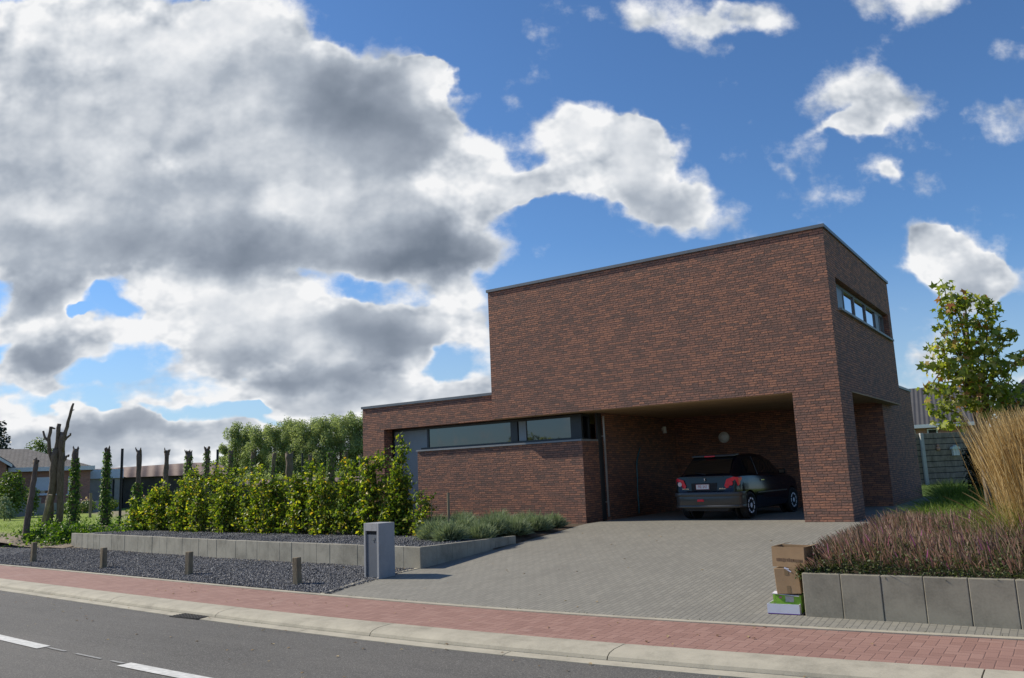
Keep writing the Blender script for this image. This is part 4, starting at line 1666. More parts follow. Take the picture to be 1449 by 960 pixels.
_st = np.array([0.00, 0.028, 0.05, 0.16, 0.30, 0.60, 0.95, 1.40, 1.90, 2.40, 2.75, 3.10, 3.45, 3.70, 3.80, 3.83])
_hw = np.array([0.60, 0.72, 0.775, 0.80, 0.815, 0.825, 0.825, 0.825, 0.825, 0.825, 0.82, 0.81, 0.78, 0.68, 0.56, 0.45])
_bot = np.array([0.36, 0.31, 0.28, 0.26, 0.24, 0.20, 0.18, 0.18, 0.18, 0.18, 0.18, 0.18, 0.20, 0.22, 0.26, 0.34])
_belt = np.array([0.60, 0.625, 0.93, 0.94, 0.945, 0.945, 0.94, 0.93, 0.92, 0.91, 0.90, 0.87, 0.80, 0.70, 0.62, 0.56])
_roof = np.array([0.605, 0.635, 0.945, 1.02, 1.155, 1.385, 1.425, 1.435, 1.41, 1.28, 1.06, 0.94, 0.85, 0.735, 0.64, 0.57])
_hr = np.array([0.58, 0.70, 0.70, 0.66, 0.635, 0.60, 0.59, 0.585, 0.57, 0.565, 0.62, 0.70, 0.66, 0.55, 0.44, 0.34])


def car_section(y):
    """half section from the bottom centre to the roof centre"""
    w = np.interp(y, _st, _hw)
    b = np.interp(y, _st, _bot)
    zb = np.interp(y, _st, _belt)
    zr = max(np.interp(y, _st, _roof), zb + .012)
    hr = min(np.interp(y, _st, _hr), w * .97)
    mid = b + (zb - b) * 0.5
    crown = min(0.05, (zr - zb) * .35)
    return [(0, b), (w * .80, b), (w * .955, b + .05), (w * .985, b + .14), (w, mid - .04), (w * 1.0, mid + .06), (w * .985, zb - .13 if zb - b > .45 else zb - .05),
            (w * .955, zb - .02), (w * .93, zb), (w * .93 + (hr - w * .93) * .5, zb + (zr - crown - zb) * .48), (hr + .012, zr - crown - .012),
            (hr - .03, zr - crown * .45), (hr * .62, zr - crown * .12), (0, zr)]


def car_body():
    ys = sorted(set(list(_st) + [0.04, 0.10, 0.12, 0.22, 0.38, 0.45, 0.52, 0.56, 0.70, 0.80, 1.15, 1.65, 2.1, 2.25, 2.55, 2.9, 3.3, 3.6]))
    secs = [car_section(y) for y in ys]
    n = len(secs[0])
    vs, fs = [], []
    ring = 2 * n - 2
    for y, s in zip(ys, secs):
        for (x, z) in s:
            vs.append((x, y, z))
        for (x, z) in s[-2:0:-1]:
            vs.append((-x, y, z))
    for i in range(len(ys) - 1):
        for k in range(ring):
            k2 = (k + 1) % ring
            fs.append((i * ring + k, (i + 1) * ring + k, (i + 1) * ring + k2, i * ring + k2))
    fs.append(tuple(range(ring)))
    o = (len(ys) - 1) * ring
    fs.append(tuple(range(o + ring - 1, o - 1, -1)))
    me = bpy.data.meshes.new("body")
    me.from_pydata(vs, [], fs)
    me.update()
    bm = bmesh.new()
    bm.from_mesh(me)
    bmesh.ops.recalc_face_normals(bm, faces=bm.faces)
    bm.to_mesh(me)
    bm.free()
    ob = bpy.data.objects.new("body", me)
    COL.objects.link(ob)
    # wheel arches cut out of the body
    cm = MB()
    for yy in (0.62, 3.06):
        for sx in (-1, 1):
            cm.tube([(sx * .60, yy, .285), (sx * 1.0, yy, .285)], .335, 28)
    cu = cm.build("arch_cutter", None)
    md = ob.modifiers.new("arches", 'BOOLEAN')
    md.object = cu
    md.operation = 'DIFFERENCE'
    md.solver = 'EXACT'
    dg = bpy.context.evaluated_depsgraph_get()
    me2 = bpy.data.meshes.new_from_object(ob.evaluated_get(dg))
    bpy.data.objects.remove(ob)
    bpy.data.objects.remove(cu)
    me2.name = "body"
    me2.materials.clear()
    finish_mesh(me2, MAT['car_paint'], False)
    bm = bmesh.new()
    bm.from_mesh(me2)
    for f_ in bm.faces:
        f_.smooth = True
    for e in bm.edges:
        if len(e.link_faces) == 2 and e.calc_face_angle(0) > R(32):
            e.smooth = False
    bm.to_mesh(me2)
    bm.free()
    ob = bpy.data.objects.new("body", me2)
    COL.objects.link(ob)
    attach(ob, CAR, True)
    return ob


body = car_body()
YW0, YW1 = 0.62, 3.06


def at_rear(x, z):
    """y of the tailgate surface at height z"""
    for y in np.linspace(0.0, 0.7, 141):
        s = car_section(y)
        if s[-1][1] >= z:
            return y
    return .7


def rear_patch(xs_of_z, zs, off, nx=8):
    m = MB()
    vs = []
    for z in zs:
        y = at_rear(0, z)
        xa, xb = xs_of_z(z)
        for i in range(nx + 1):
            x = xa + (xb - xa) * i / nx
            vs.append((x, y - off + 0.10 * (x / .7) ** 4 * .3, z + off * .6))
    k = nx + 1
    m.add(vs, [(j * k + i, j * k + i + 1, (j + 1) * k + i + 1, (j + 1) * k + i) for j in range(len(zs) - 1) for i in range(nx)])
    return m


zs = np.linspace(0.985, 1.355, 8)
rw = rear_patch(lambda z: (-(0.60 - (z - .985) * .22), 0.60 - (z - .985) * .22), zs, 0.016)
rwin = rw.build("rear_window", MAT['car_glass'], CAR, smooth=True, local=True)
m = MB()
m.tube([(0.02, at_rear(0, .98) - .045, .985), (-.28, at_rear(0, 1.02) - .04, 1.03)], [.012, .006], 6)
m.build("wiper", MAT['rubber'], rwin, local=True)
sp_ = MB()
sp_.prism([(-.56, .50, 1.365), (.56, .50, 1.365), (.56, .74, 1.395), (-.56, .74, 1.395)], (0, 0, .035))
sp_.build("spoiler", MAT['car_trim'], CAR, local=True, bevel=.012)
m = MB()
m.box(-.21, .06, .488, .499, 1.366, 1.393)
m.build("brake_lamp", MAT['tail_red'], CAR, local=True)

# side windows (both sides): two panes following the body section
for sx in (1, -1):
    for (ya, yb) in ((0.72, 1.16), (1.24, 2.36)):
        ys_ = np.linspace(ya, yb, 8)
        vs = []
        for y in ys_:
            s = car_section(y)
            for fr_ in np.linspace(.10, .9, 5):
                i0 = 8
                a0, a1, a2 = np.array(s[8]), np.array(s[9]), np.array(s[10])
                p_ = a0 + (a1 - a0) * min(1, fr_ * 2) if fr_ < .5 else a1 + (a2 - a1) * (fr_ * 2 - 1)
                vs.append((sx * (p_[0] + .007), y, p_[1]))
        m = MB()
        m.add(vs, [(i * 5 + j, (i + 1) * 5 + j, (i + 1) * 5 + j + 1, i * 5 + j + 1) if sx < 0 else (i * 5 + j + 1, (i + 1) * 5 + j + 1, (i + 1) * 5 + j, i * 5 + j) for i in range(7) for j in range(4)])
        m.build("side_window", MAT['car_glass'], CAR, smooth=True, local=True)
    # grey window pillar, door seam, handle, mirror, side rubbing strip
    s = car_section(1.2)
    m = MB()
    m.prism([(sx * (s[8][0] + .006), 1.17, s[8][1] + .01), (sx * (s[8][0] + .006), 1.205, s[8][1] + .01), (sx * (s[10][0] + .008), 1.25, s[10][1] - .02), (sx * (s[10][0] + .008), 1.215, s[10][1] - .02)], (sx * .006, 0, 0))
    m.build("window_pillar", MAT['car_trim'], CAR, local=True)
    m = MB()
    m.box(min(sx * .815, sx * .842), max(sx * .815, sx * .842), 1.24, 1.40, .80, .83)
    m.build("door_handle", MAT['chrome'], CAR, local=True, bevel=.006)
    m = MB()
    m.box(min(sx * .822, sx * .838), max(sx * .822, sx * .838), 1.02, 2.68, .535, .565)
    m.build("rubbing_strip", MAT['car_trim'], CAR, local=True, bevel=.004)
    m = MB()
    m.obox((sx * .905, 2.30, .985), (.17, .09, .12), sx * .2)
    m.build("mirror", MAT['car_paint'], CAR, local=True, bevel=.025)

# bumper with a shelf, rubbing band and lower valance
def bumper_ring(z0, z1, out, ya=0.30, mat='car_trim', name="bumper", inset=0.0):
    n = 17
    vs = []
    for k in range(n):
        t = -1 + 2 * k / (n - 1)
        # follow the rear corner
        if abs(t) < .72:
            x = t / .72 * .70
            y = 0.05 * (abs(x) / .70) ** 3 - out
        else:
            u_ = (abs(t) - .72) / .28
            ang = min(1, u_ * 2) * math.pi / 2
            x = math.copysign(.70 + .125 * math.sin(ang) + (out if u_ > .3 else out * u_ / .3), t)
            y = 0.05 - out + (1 - math.cos(ang)) * .14 + max(0, u_ - .5) * 2 * (ya - .14)
        for z, o in ((z0, 0.012), (z0 + .015, 0), (z1 - .015, 0), (z1, .012)):
            vs.append((x * (1 - inset), y + o, z))
    m = MB()
    m.add(vs, [(k * 4 + j, (k + 1) * 4 + j, (k + 1) * 4 + j + 1, k * 4 + j + 1) for k in range(n - 1) for j in range(3)])
    # top ledge
    tv = [vs[k * 4 + 3] for k in range(n)]
    m.add(tv + [(x * .9, max(y + .10, .10), z - .001) for x, y, z in tv], [(k, k + 1, n + k + 1, n + k) for k in range(n - 1)])
    return m.build(name, MAT[mat], CAR, smooth=True, local=True)


bp_ = bumper_ring(0.30, 0.60, 0.035)
bumper_ring(0.515, 0.60, 0.06, name="bumper_band")
bumper_ring(0.27, 0.325, 0.05, name="bumper_lip", mat='car_trim')
m = MB()
m.prism([(-.52, .02, .20), (.52, .02, .20), (.60, .0, .28), (-.60, .0, .28)], (0, .25, 0))
m.build("valance", MAT['rubber'], CAR, local=True)
m = MB()
m.prism([(-.20, -.052, .405), (-.02, -.052, .405), (-.035, -.052, .455), (-.185, -.052, .455)], (0, .02, 0))
m.build("fog_lamp", MAT['tail_red'], CAR, local=True, bevel=.006)
# tailgate: number plate, recess, lamps, badge
yt = 0.038
m = MB()
m.box(-.36, .30, yt - .012, yt + .02, .64, .80)
m.build("plate_recess", MAT['rubber'], CAR, local=True, bevel=.004)
m = MB()
m.box(-.235, .105, yt - .024, yt - .013, .665, .775)
npl = m.build("number_plate", MAT['plate'], CAR, local=True)


def text_mesh(name, body_, size, mat, parent, loc, rot, extrude=.0006, local=True):
    cu = bpy.data.curves.new(name, 'FONT')
    cu.body = body_
    cu.size = size
    cu.align_x = 'CENTER'
    cu.align_y = 'CENTER'
    cu.extrude = extrude
    to = bpy.data.objects.new(name, cu)
    COL.objects.link(to)
    dg = bpy.context.evaluated_depsgraph_get()
    me = bpy.data.meshes.new_from_object(to.evaluated_get(dg))
    bpy.data.objects.remove(to)
    me.materials.clear()
    me.materials.append(mat)
    me.transform(Matrix.Translation(loc) @ rot)
    o = bpy.data.objects.new(name, me)
    COL.objects.link(o)
    attach(o, parent, local)
    return o


text_mesh("plate_lettering", "PIE\u00b7347", .088, MAT['plate_red'], npl, Vector((-.065, yt - .0252, .72)), Matrix.Rotation(R(90), 4, 'X') @ Matrix.Scale(0.92, 4, (1, 0, 0)))
m = MB()
for (x0, x1, z0, z1) in ((-.235, .105, .665, .671), (-.235, .105, .769, .775), (-.235, -.229, .671, .769), (.099, .105, .671, .769)):
    m.box(x0, x1, yt - .0262, yt - .0245, z0, z1)
m.build("plate_border", MAT['plate_red'], npl, local=True)
for sx in (1, -1):
    # lamp cluster wraps round the corner: pointed towards the front
    prof = [(.50, .735), (.53, .69), (.74, .70), (.80, .74), (.80, .90), (.72, .915), (.56, .865)]
    m = MB()
    vs = [(sx * x, yt - .020 + max(0, x - .71) * 1.0, z) for x, z in prof] + [(sx * min(x + .01, .792), yt + .06 + max(0, x - .70) * 2.0, z) for x, z in prof]
    n = len(prof)
    fs = [tuple(range(n)), tuple(range(2 * n - 1, n - 1, -1))] + [(i, (i + 1) % n, n + (i + 1) % n, n + i) for i in range(n)]
    m.add(vs, [f_[::-1] for f_ in fs] if sx > 0 else fs)
    lm = m.build("tail_lamp", MAT['tail_red'], CAR, local=True, bevel=.008)
    m = MB()
    m.disc((sx * .655, yt - .008, .785), (0, -1, 0), .05, .018, 16)
    m.build("reversing_lens" if sx > 0 else "reversing_lens", MAT['tail_clear'] if sx < 0 else MAT['tail_red'], lm, local=True)
m = MB()                                                                     # small upright animal badge
m.tube([(-.005, yt - .02, .845), (.004, yt - .024, .868), (-.004, yt - .024, .89), (.008, yt - .024, .908)], [.009, .012, .011, .006], 6)
m.tube([(.0, yt - .024, .885), (.024, yt - .026, .893), (.032, yt - .026, .885)], [.006, .005, .003], 5)
m.tube([(.0, yt - .024, .868), (.02, yt - .026, .862), (.026, yt - .026, .850)], [.006, .005, .003], 5)
m.build("badge", MAT['chrome'], CAR, local=True)
m = MB()
for i, (wd, hh) in enumerate(((.028, .022), (.022, .022), (.022, .022), (.03, .014), (.02, .014))):
    m.box(.36 + i * .034, .36 + i * .034 + wd, yt - .022, yt - .012, .665, .665 + hh)
m.build("badge_lettering", MAT['chrome'], CAR, local=True)
m = MB()
for i in range(6):
    m.box(-.60 + i * .03, -.60 + i * .03 + .02, yt - .020, yt - .006, .672, .69)
m.build("badge_lettering", MAT['chrome'], CAR, local=True)
m = MB()
m.box(-.46, .46, yt - .02, yt + .01, .925, .938)
m.build("tailgate_strip", MAT['car_trim'], CAR, local=True, bevel=.003)


def wheel(yy, sx):
    wh = MB()
    prof = [(.070, .195), (.083, .25), (.083, .282), (.06, .292), (-.06, .292), (-.083, .282), (-.083, .22)]
    x0 = sx * .745
    wh.tube([(x0 + sx * a, yy, .290) for a, _ in prof], [b_ for _, b_ in prof], 36, cap=False)
    t_ = wh.build("wheel", MAT['rubber'], CAR, smooth=True, local=True)
    hc = MB()
    prof = [(.066, .197), (.080, .190), (.084, .165), (.0805, .06), (.086, .045), (.088, .002)]
    hc.tube([(x0 + sx * a, yy, .290) for a, _ in prof], [b_ for _, b_ in prof], 32)
    nf = len(hc.f)
    ho = hc
    for k in range(9):
        a = 2 * math.pi * k / 9
        cy, cz = yy + .123 * math.cos(a), .290 + .123 * math.sin(a)
        d1 = np.array((0, math.cos(a), math.sin(a)))
        d2 = np.array((0, -math.sin(a), math.cos(a)))
        c_ = np.array((x0 + sx * .081, cy, cz))
        q = [c_ + d1 * .050 + d2 * .015, c_ + d1 * .050 - d2 * .015, c_ - d1 * .035 - d2 * .007, c_ - d1 * .035 + d2 * .007]
        ho.prism([tuple(p_) for p_ in q], (sx * .004, 0, 0))
    hub = hc.build("hubcap", [MAT['hubcap'], MAT['rubber']], t_, local=True)
    for f_ in hub.data.polygons[nf:]:
        f_.material_index = 1


for yy in (YW0, YW1):
    for sx in (1, -1):
        wheel(yy, sx)
        m = MB()
        m.tube([(sx * .56, yy, .30), (sx * .60, yy, .30)], .33, 24)
        m.build("arch_liner", MAT['dark'], CAR, local=True)

# ------------------------------------------------------------------ plants
MAT['beech'] = M_leaf("hedge_leaf", [(0.0, (0.05, 0.095, 0.016)), (0.4, (0.105, 0.175, 0.025)), (0.72, (0.24, 0.32, 0.04)), (0.93, (0.52, 0.51, 0.065)), (1.0, (0.52, 0.32, 0.06))], 0.48, (1.5, 1.5, 0.5), 0.45, 0.35)
MAT['ivy'] = M_leaf("ivy_leaf", [(0.0, (0.03, 0.07, 0.016)), (0.5, (0.085, 0.155, 0.028)), (1.0, (0.26, 0.34, 0.04))], 0.28, (1.5, 1.8, 0.5), 0.5, 0.2)
MAT['bark'] = M_bark("rough_bark", (0.085, 0.065, 0.05), (0.21, 0.17, 0.135))
MAT['twig'] = M_bark("twig_bark", (0.07, 0.05, 0.035), (0.14, 0.10, 0.07))
MAT['poplar'] = M_leaf("poplar_leaf", [(0.0, (0.17, 0.22, 0.10)), (0.5, (0.30, 0.355, 0.165)), (1.0, (0.44, 0.48, 0.255))], 0.52, (1.2, 1.25, 0.75), 0.6, 0.2)
MAT['conifer'] = M_leaf("conifer_needles", [(0.0, (0.010, 0.022, 0.016)), (1.0, (0.028, 0.05, 0.03))], 0.1)
MAT['green_bush'] = M_leaf("bush_leaf", [(0.0, (0.05, 0.09, 0.015)), (0.6, (0.11, 0.17, 0.025)), (1.0, (0.20, 0.26, 0.04))], 0.35)
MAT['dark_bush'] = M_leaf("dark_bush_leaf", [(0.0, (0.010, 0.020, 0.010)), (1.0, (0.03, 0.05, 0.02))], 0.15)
MAT['lavender'] = M_leaf("grey_green_shrub_leaf", [(0.0, (0.13, 0.175, 0.09)), (0.5, (0.24, 0.295, 0.16)), (1.0, (0.38, 0.43, 0.27))], 0.25, (1.1, 1.15, 0.8), 0.7, 0.2)
MAT['sweetgum'] = M_leaf("star_leaf", [(0.0, (0.13, 0.18, 0.028)), (0.45, (0.25, 0.31, 0.05)), (0.7, (0.38, 0.41, 0.09)), (0.88, (0.50, 0.46, 0.18)), (0.95, (0.42, 0.22, 0.07)), (1.0, (0.32, 0.11, 0.05))], 0.48, (1.4, 1.5, 0.5), 0.45, 0.4)
MAT['straw'] = M_leaf("straw_grass", [(0.0, (0.28, 0.18, 0.07)), (0.5, (0.50, 0.35, 0.15)), (1.0, (0.70, 0.56, 0.30))], 0.25, (1.1, 1.0, 0.7), 0.6, 0.25)
MAT['grass'] = M_leaf("grass_blade", [(0.0, (0.07, 0.12, 0.018)), (0.5, (0.15, 0.22, 0.035)), (1.0, (0.27, 0.33, 0.07))], 0.35, (1.2, 1.3, 0.5), 0.5, 0.3)
MAT['heather_green'] = M_leaf("heather_foliage", [(0.0, (0.04, 0.06, 0.02)), (0.6, (0.085, 0.115, 0.035)), (1.0, (0.15, 0.18, 0.06))], 0.25)
MAT['heather_head'] = M_leaf("heather_flower", [(0.0, (0.10, 0.12, 0.045)), (0.22, (0.15, 0.15, 0.07)), (0.3, (0.17, 0.12, 0.085)), (0.5, (0.24, 0.165, 0.12)), (0.75, (0.335, 0.235, 0.17)), (0.96, (0.43, 0.30, 0.225)), (0.985, (0.44, 0.17, 0.28)), (1.0, (0.50, 0.14, 0.36))], 0.35, (1.2, 0.9, 0.9), 0.7, 0.2)
MAT['rose'] = M_leaf("pink_petal", [(0.0, (0.55, 0.30, 0.30)), (1.0, (0.75, 0.6, 0.55))], 0.3)


# ---- hedge: young beech plants in a row behind the gravel
def hedge_plant(base, h, wdt, n, label, seed, lean=0.0):
    global RNG
    RNG = np.random.default_rng(seed)
    random.seed(seed)
    t = thing("hedge_plant", base, label, "hedge plant", "young yellow-green hedge plants behind the gravel")
    bx, by, bz_ = base
    # several upright shoots with short side twigs
    sh = MB()
    P = []
    for k in range(int(8 + wdt * 8)):
        sx = bx + random.gauss(0, .48) * wdt
        sy = by + random.gauss(0, .13)
        hh = h * (random.uniform(.40, 1.0) if k else 1.05)
        ln = random.uniform(-.13, .13) + lean
        pts = [np.array((sx, sy, bz_ - .05)) + np.array((ln * z * z / max(h, .1), random.gauss(0, .02), z)) for z in np.linspace(0, hh, 6)]
        sh.tube(pts, [.014, .012, .010, .008, .006, .003], 5, cap=False)
        for q in range(int(17 * hh / .6)):
            f_ = random.uniform(.04, 1.0)
            i0 = min(4, int(f_ * 5))
            p0 = pts[i0] + (pts[i0 + 1] - pts[i0]) * (f_ * 5 - i0)
            L_ = random.uniform(.12, .42) * (1.15 - .65 * f_)
            an = random.uniform(0, 2 * math.pi)
            dv = np.array((math.cos(an), .8 * math.sin(an), random.uniform(.0, .6)))
            sh.tube([p0, p0 + dv * L_], [.004, .002], 3, cap=False)
            cnt = 10
            ff = RNG.uniform(.15, 1.1, cnt)
            P.append(p0 + dv * (L_ * ff)[:, None] + RNG.normal(0, .03, (cnt, 3)))
    sh.build("stems", MAT['twig'], t)
    P = np.concatenate(P)
    if len(P) > n:
        P = P[RNG.choice(len(P), n, replace=False)]
    P[:, 2] = np.maximum(P[:, 2], bz_ + .04)
    leaves("foliage", P, .088, MAT['beech'], t, up_bias=.35)
    return t


HP = [(-19.9, 1.15, .75), (-18.9, 1.35, .8), (-17.5, 1.62, .75), (-16.4, 1.72, .8), (-15.2, 1.72, .65), (-14.1, 1.72, .62), (-13.1, 1.66, .58), (-12.15, 1.66, .55), (-11.2, 1.70, .55),
      (-10.25, 1.66, .5), (-9.4, 1.72, .5), (-8.75, 1.66, .40)]
HLAB = ["low leafy hedge plant at the far left end of the hedge", "second hedge plant from the left end, before the forked bare trunk", "bushy hedge plant before the trunk with the bristly broad head",
        "hedge plant before the trunk with the small knobbly head", "hedge plant before the dark trunk at the right end of the curved roof", "hedge plant before the dark trunk below the leftmost poplars",
        "hedge plant before the thin dark trunk left of the thickest stub", "hedge plant between the thickest stub and the third black metal post", "hedge plant before the broad ivy-covered stub",
        "hedge plant just left of the brick house corner", "dense hedge plant in front of the brick pier at the house corner", "broad hedge plant right before the grey panel of the house"]
for k, ((hx, hh, ww), lab) in enumerate(zip(HP, HLAB)):
    hedge_plant((hx, hedge_y(hx) + .28, -.04), hh * random.uniform(.94, 1.08), ww * .8, 3000, lab, 100 + k)
hedge_plant((-8.62, hedge_y(-8.6) + .3, -.04), 2.08, .10, 900, "thin tall top shoot standing above the right end of the hedge", 141)
hedge_plant((-7.75, -3.42, -.04), .95, .22, 500, "sparse young plant with few yellow leaves at the right end of the hedge", 140)

# ---- the row of cut trunks along the plot boundary
def knobby(pts, r, n=10, jit=.17):
    m = MB()
    m.tube(pts, r, n, jitter=jit)
    return m


def cut_trunk(base, h, r0, ivy, label, seed, prongs=3, lean=(0, 0), name="pollarded_tree", ivy_top=.9):
    global RNG
    RNG = np.random.default_rng(seed)
    random.seed(seed)
    t = thing(name, base, label, "cut tree", "bare cut trunks along the edge of the plot")
    b = np.array(base, float)
    zs_ = np.linspace(-.15, h, 14)
    pts = [b + np.array((lean[0] * z / h + random.gauss(0, .015), lean[1] * z / h, z)) for z in zs_]
    rr = [r0 * (1.35 if i < 1 else 1.12 if i < 2 else 1.0 - .38 * i / 14) * random.uniform(.9, 1.12) for i in range(14)]
    rr[-2] *= 1.18
    rr[-1] *= 1.1
    m = knobby(pts, rr)
    m.build("trunk", MAT['bark'], t, smooth=True)
    hd = MB()
    for k in range(4 + prongs):
        an = random.uniform(0, 6.28)
        c0 = pts[-1] + np.array((math.cos(an), math.sin(an), 0)) * rr[-1] * .75 + np.array((0, 0, random.uniform(-.16, .02)))
        kr = random.uniform(.03, .055)
        hd.tube([c0 - (0, 0, kr), c0, c0 + (0, 0, kr * 1.4)], [kr * .6, kr, kr * .5], 6, jitter=.25)
    hd.build("knuckles", MAT['bark'], t, smooth=True)
    for k in range(prongs):
        an = 2 * math.pi * k / max(1, prongs) + random.uniform(-.6, .6)
        p = pts[-1] + np.array((math.cos(an), math.sin(an), 0)) * rr[-1] * .7
        L_ = random.uniform(.03, .09)
        q = p + np.array((math.cos(an) * .9, math.sin(an) * .9, 1)) * L_
        m = MB()
        m.tube([p - (0, 0, .08), p + (q - p) * .5 + np.array((math.cos(an), math.sin(an), 0)) * .02, q, q + np.array((0, 0, L_ * .5))], [.04, .028, .02, .009], 6, jitter=.2)
        m.build("branch_stub", MAT['bark'], t, smooth=True)
    if ivy:
        z = RNG.uniform(0, 1, ivy) ** 1.15 * h * ivy_top
        an = RNG.uniform(0, 2 * math.pi, ivy)
        i_ = np.clip((z / h * 12).astype(int), 0, 12)
        rad = np.array(rr)[i_] + np.abs(RNG.normal(.03, .045, ivy)) * (1.3 - z / h)
        c = np.array([pts[i] for i in i_])
        P = np.column_stack([c[:, 0] + np.cos(an) * rad, c[:, 1] + np.sin(an) * rad, b[2] + z])
        N = np.column_stack([np.cos(an), np.sin(an), np.full(ivy, .2)])
        leaves("ivy", P, .10, MAT['ivy'], t, N=N)
    return t


PZ = -.12
TRUNKS = [((-25.97, -1.23), 2.86, .13, 1500, 2, .88, "ivy-clad trunk nearest the left end of the concrete wall"),
          ((-25.92, -.10), 2.84, .13, 1500, 4, .95, "slim trunk wrapped in ivy to the top, left of the first black metal post"),
          ((-26.64, 1.56), 2.84, .125, 900, 3, .55, "trunk with ivy on its lower half, right of the first black metal post"),
          ((-27.16, 3.08), 2.84, .13, 300, 4, .3, "forked bare trunk with two curved prongs above the hedge"),
          ((-28.04, 4.69), 2.84, .16, 700, 5, .95, "thick trunk with a bristly broad head and some ivy above the hedge"),
          ((-25.74, 3.96), 2.86, .12, 700, 3, .97, "trunk with a small knobbly head, left of the second black metal post"),
          ((-27.43, 6.43), 2.84, .15, 500, 4, .95, "dark trunk at the right end of the curved brown roof"),
          ((-28.75, 8.58), 2.84, .13, 500, 4, .9, "dark trunk before the leftmost poplar behind the hedge"),
          ((-29.5, 10.43), 2.84, .13, 400, 3, .9, "thin dark trunk between the first and the thick stub in front of the poplars"),
          ((-29.55, 11.56), 2.84, .25, 150, 6, .5, "thickest short stub with a broad flat head before the poplars"),
          ((-32.12, 15.23), 2.84, .14, 500, 3, .9, "slim trunk right of the third black metal post"),
          ((-28.87, 13.69), 2.84, .22, 1300, 2, 1.02, "broad stub covered in ivy close to the house"),
          ((-28.13, 14.05), 2.84, .13, 500, 2, 1.0, "ivy-covered stub next to the broad ivy one, close to the house"),
          ((-31.52, 18.53), 2.80, .13, 0, 2, .5, "bare dark trunk right beside the corner of the brick house")]
for k, ((px, py), h, r0, iv, pr, it, lab) in enumerate(TRUNKS):
    cut_trunk((px, py, PZ), h, r0, iv, lab, 200 + k, pr, (random.uniform(-.05, .12), 0), ivy_top=it)
# small bare trunk at the far left
cut_trunk((-24.0, -3.75, -.30), 2.55, .105, 40, "lone bare rough trunk leaning right at the far left, on a heap of earth", 230, 2, (.28, .10), ivy_top=.1)
# the big cut tree with several stems
RNG = np.random.default_rng(231)
random.seed(231)
bt_ = (-26.2, -1.75, -.2)
big = thing("pollarded_tree", bt_, "tall dead-looking cut tree with several upright limb stumps, left of the ivy-clad trunks", "cut tree", "bare cut trunks along the edge of the plot")


def P_(u, v, dd=0.0):
    return atd(u, v, 33.2 + dd)


def limb(pix, rads, n=9, dd=0.0):
    pts = [P_(u, v, dd) for u, v in pix]
    q, r = [], []
    for i in range(len(pts) - 1):
        for s_ in (0, .5):
            q.append(pts[i] + (pts[i + 1] - pts[i]) * s_ + RNG.normal(0, .018, 3))
            r.append(rads[i] + (rads[i + 1] - rads[i]) * s_)
    q.append(pts[-1])
    r.append(rads[-1])
    return knobby(q, r, n, .10)


m = limb([(66, 752), (68, 735), (72, 710), (76, 680), (78, 655), (80, 635)], [.27, .18, .155, .15, .155, .13], 12)
m.build("trunk", MAT['bark'], big, smooth=True)
for pix, rads in (([(82, 745), (85, 720), (86, 690), (87, 660), (87, 630), (89, 612)], [.2, .18, .17, .19, .17, .13]),
                  ([(78, 650), (82, 625), (83, 606), (84, 600)], [.15, .12, .12, .10]),
                  ([(75, 655), (70, 640), (69, 620), (72, 604)], [.13, .10, .09, .085]),
                  ([(72, 605), (78, 607)], [.06, .04]),
                  ([(69, 625), (63, 620), (61, 610)], [.08, .06, .055]),
                  ([(88, 640), (92, 612), (96, 597), (100, 583), (104, 571)], [.13, .10, .085, .075, .05]),
                  ([(91, 625), (98, 616), (100, 614)], [.07, .05, .05]),
                  ([(88, 655), (95, 647), (97, 644)], [.08, .06, .06]),
                  ([(100, 585), (105, 580)], [.04, .02])):
    limb(pix, [q_ * .72 for q_ in rads]).build("limb", MAT['bark'], big, smooth=True)
iv = RNG.normal(size=(900, 3)) * np.array((.35, .3, .22)) + np.array(P_(68, 748)) + (0, 0, .05)
leaves("ivy", iv, .10, MAT['ivy'], big)

# ivy creeping over the ground at the trunks' feet
RNG = np.random.default_rng(240)
n_ = 9000
u_ = RNG.uniform(0, 1, n_)
cx = -25.6 + u_ * 6.2
cy = np.interp(cx, [-25.6, -23, -19.4], [-2.6, -2.55, -1.8]) + RNG.normal(0, .42, n_)
zz = np.array([max(mound_z(a, b_, 0) if a < -21 else -.05, -.5) for a, b_ in zip(cx, cy)]) + np.abs(RNG.normal(.06, .10, n_)) * (1 + .6 * np.sin(cx * 2.1))
tag(leaves("ivy_ground_cover", np.column_stack([cx, cy, zz]), .10, MAT['ivy'], up_bias=.9), "dark ivy creeping over the ground at the foot of the trunks", "ivy", None, "stuff")
P = []
for cx_, cy_, r_, hgt in ((-23.6, -3.3, .9, .35), (-24.4, -2.7, .9, .4), (-22.4, -3.3, .8, .3)):
    q = RNG.normal(size=(1500, 3)) * (r_ * .5, r_ * .4, .12)
    q[:, 2] = np.abs(q[:, 2]) + hgt * np.exp(-(q[:, 0] ** 2 + q[:, 1] ** 2) / (r_ * .5) ** 2)
    P.append(q + (cx_, cy_, -.38))
tag(leaves("ivy_ground_cover", np.concatenate(P), .10, MAT['ivy'], up_bias=.9), "mound of dark ivy at the left end of the concrete wall", "ivy", None, "stuff")

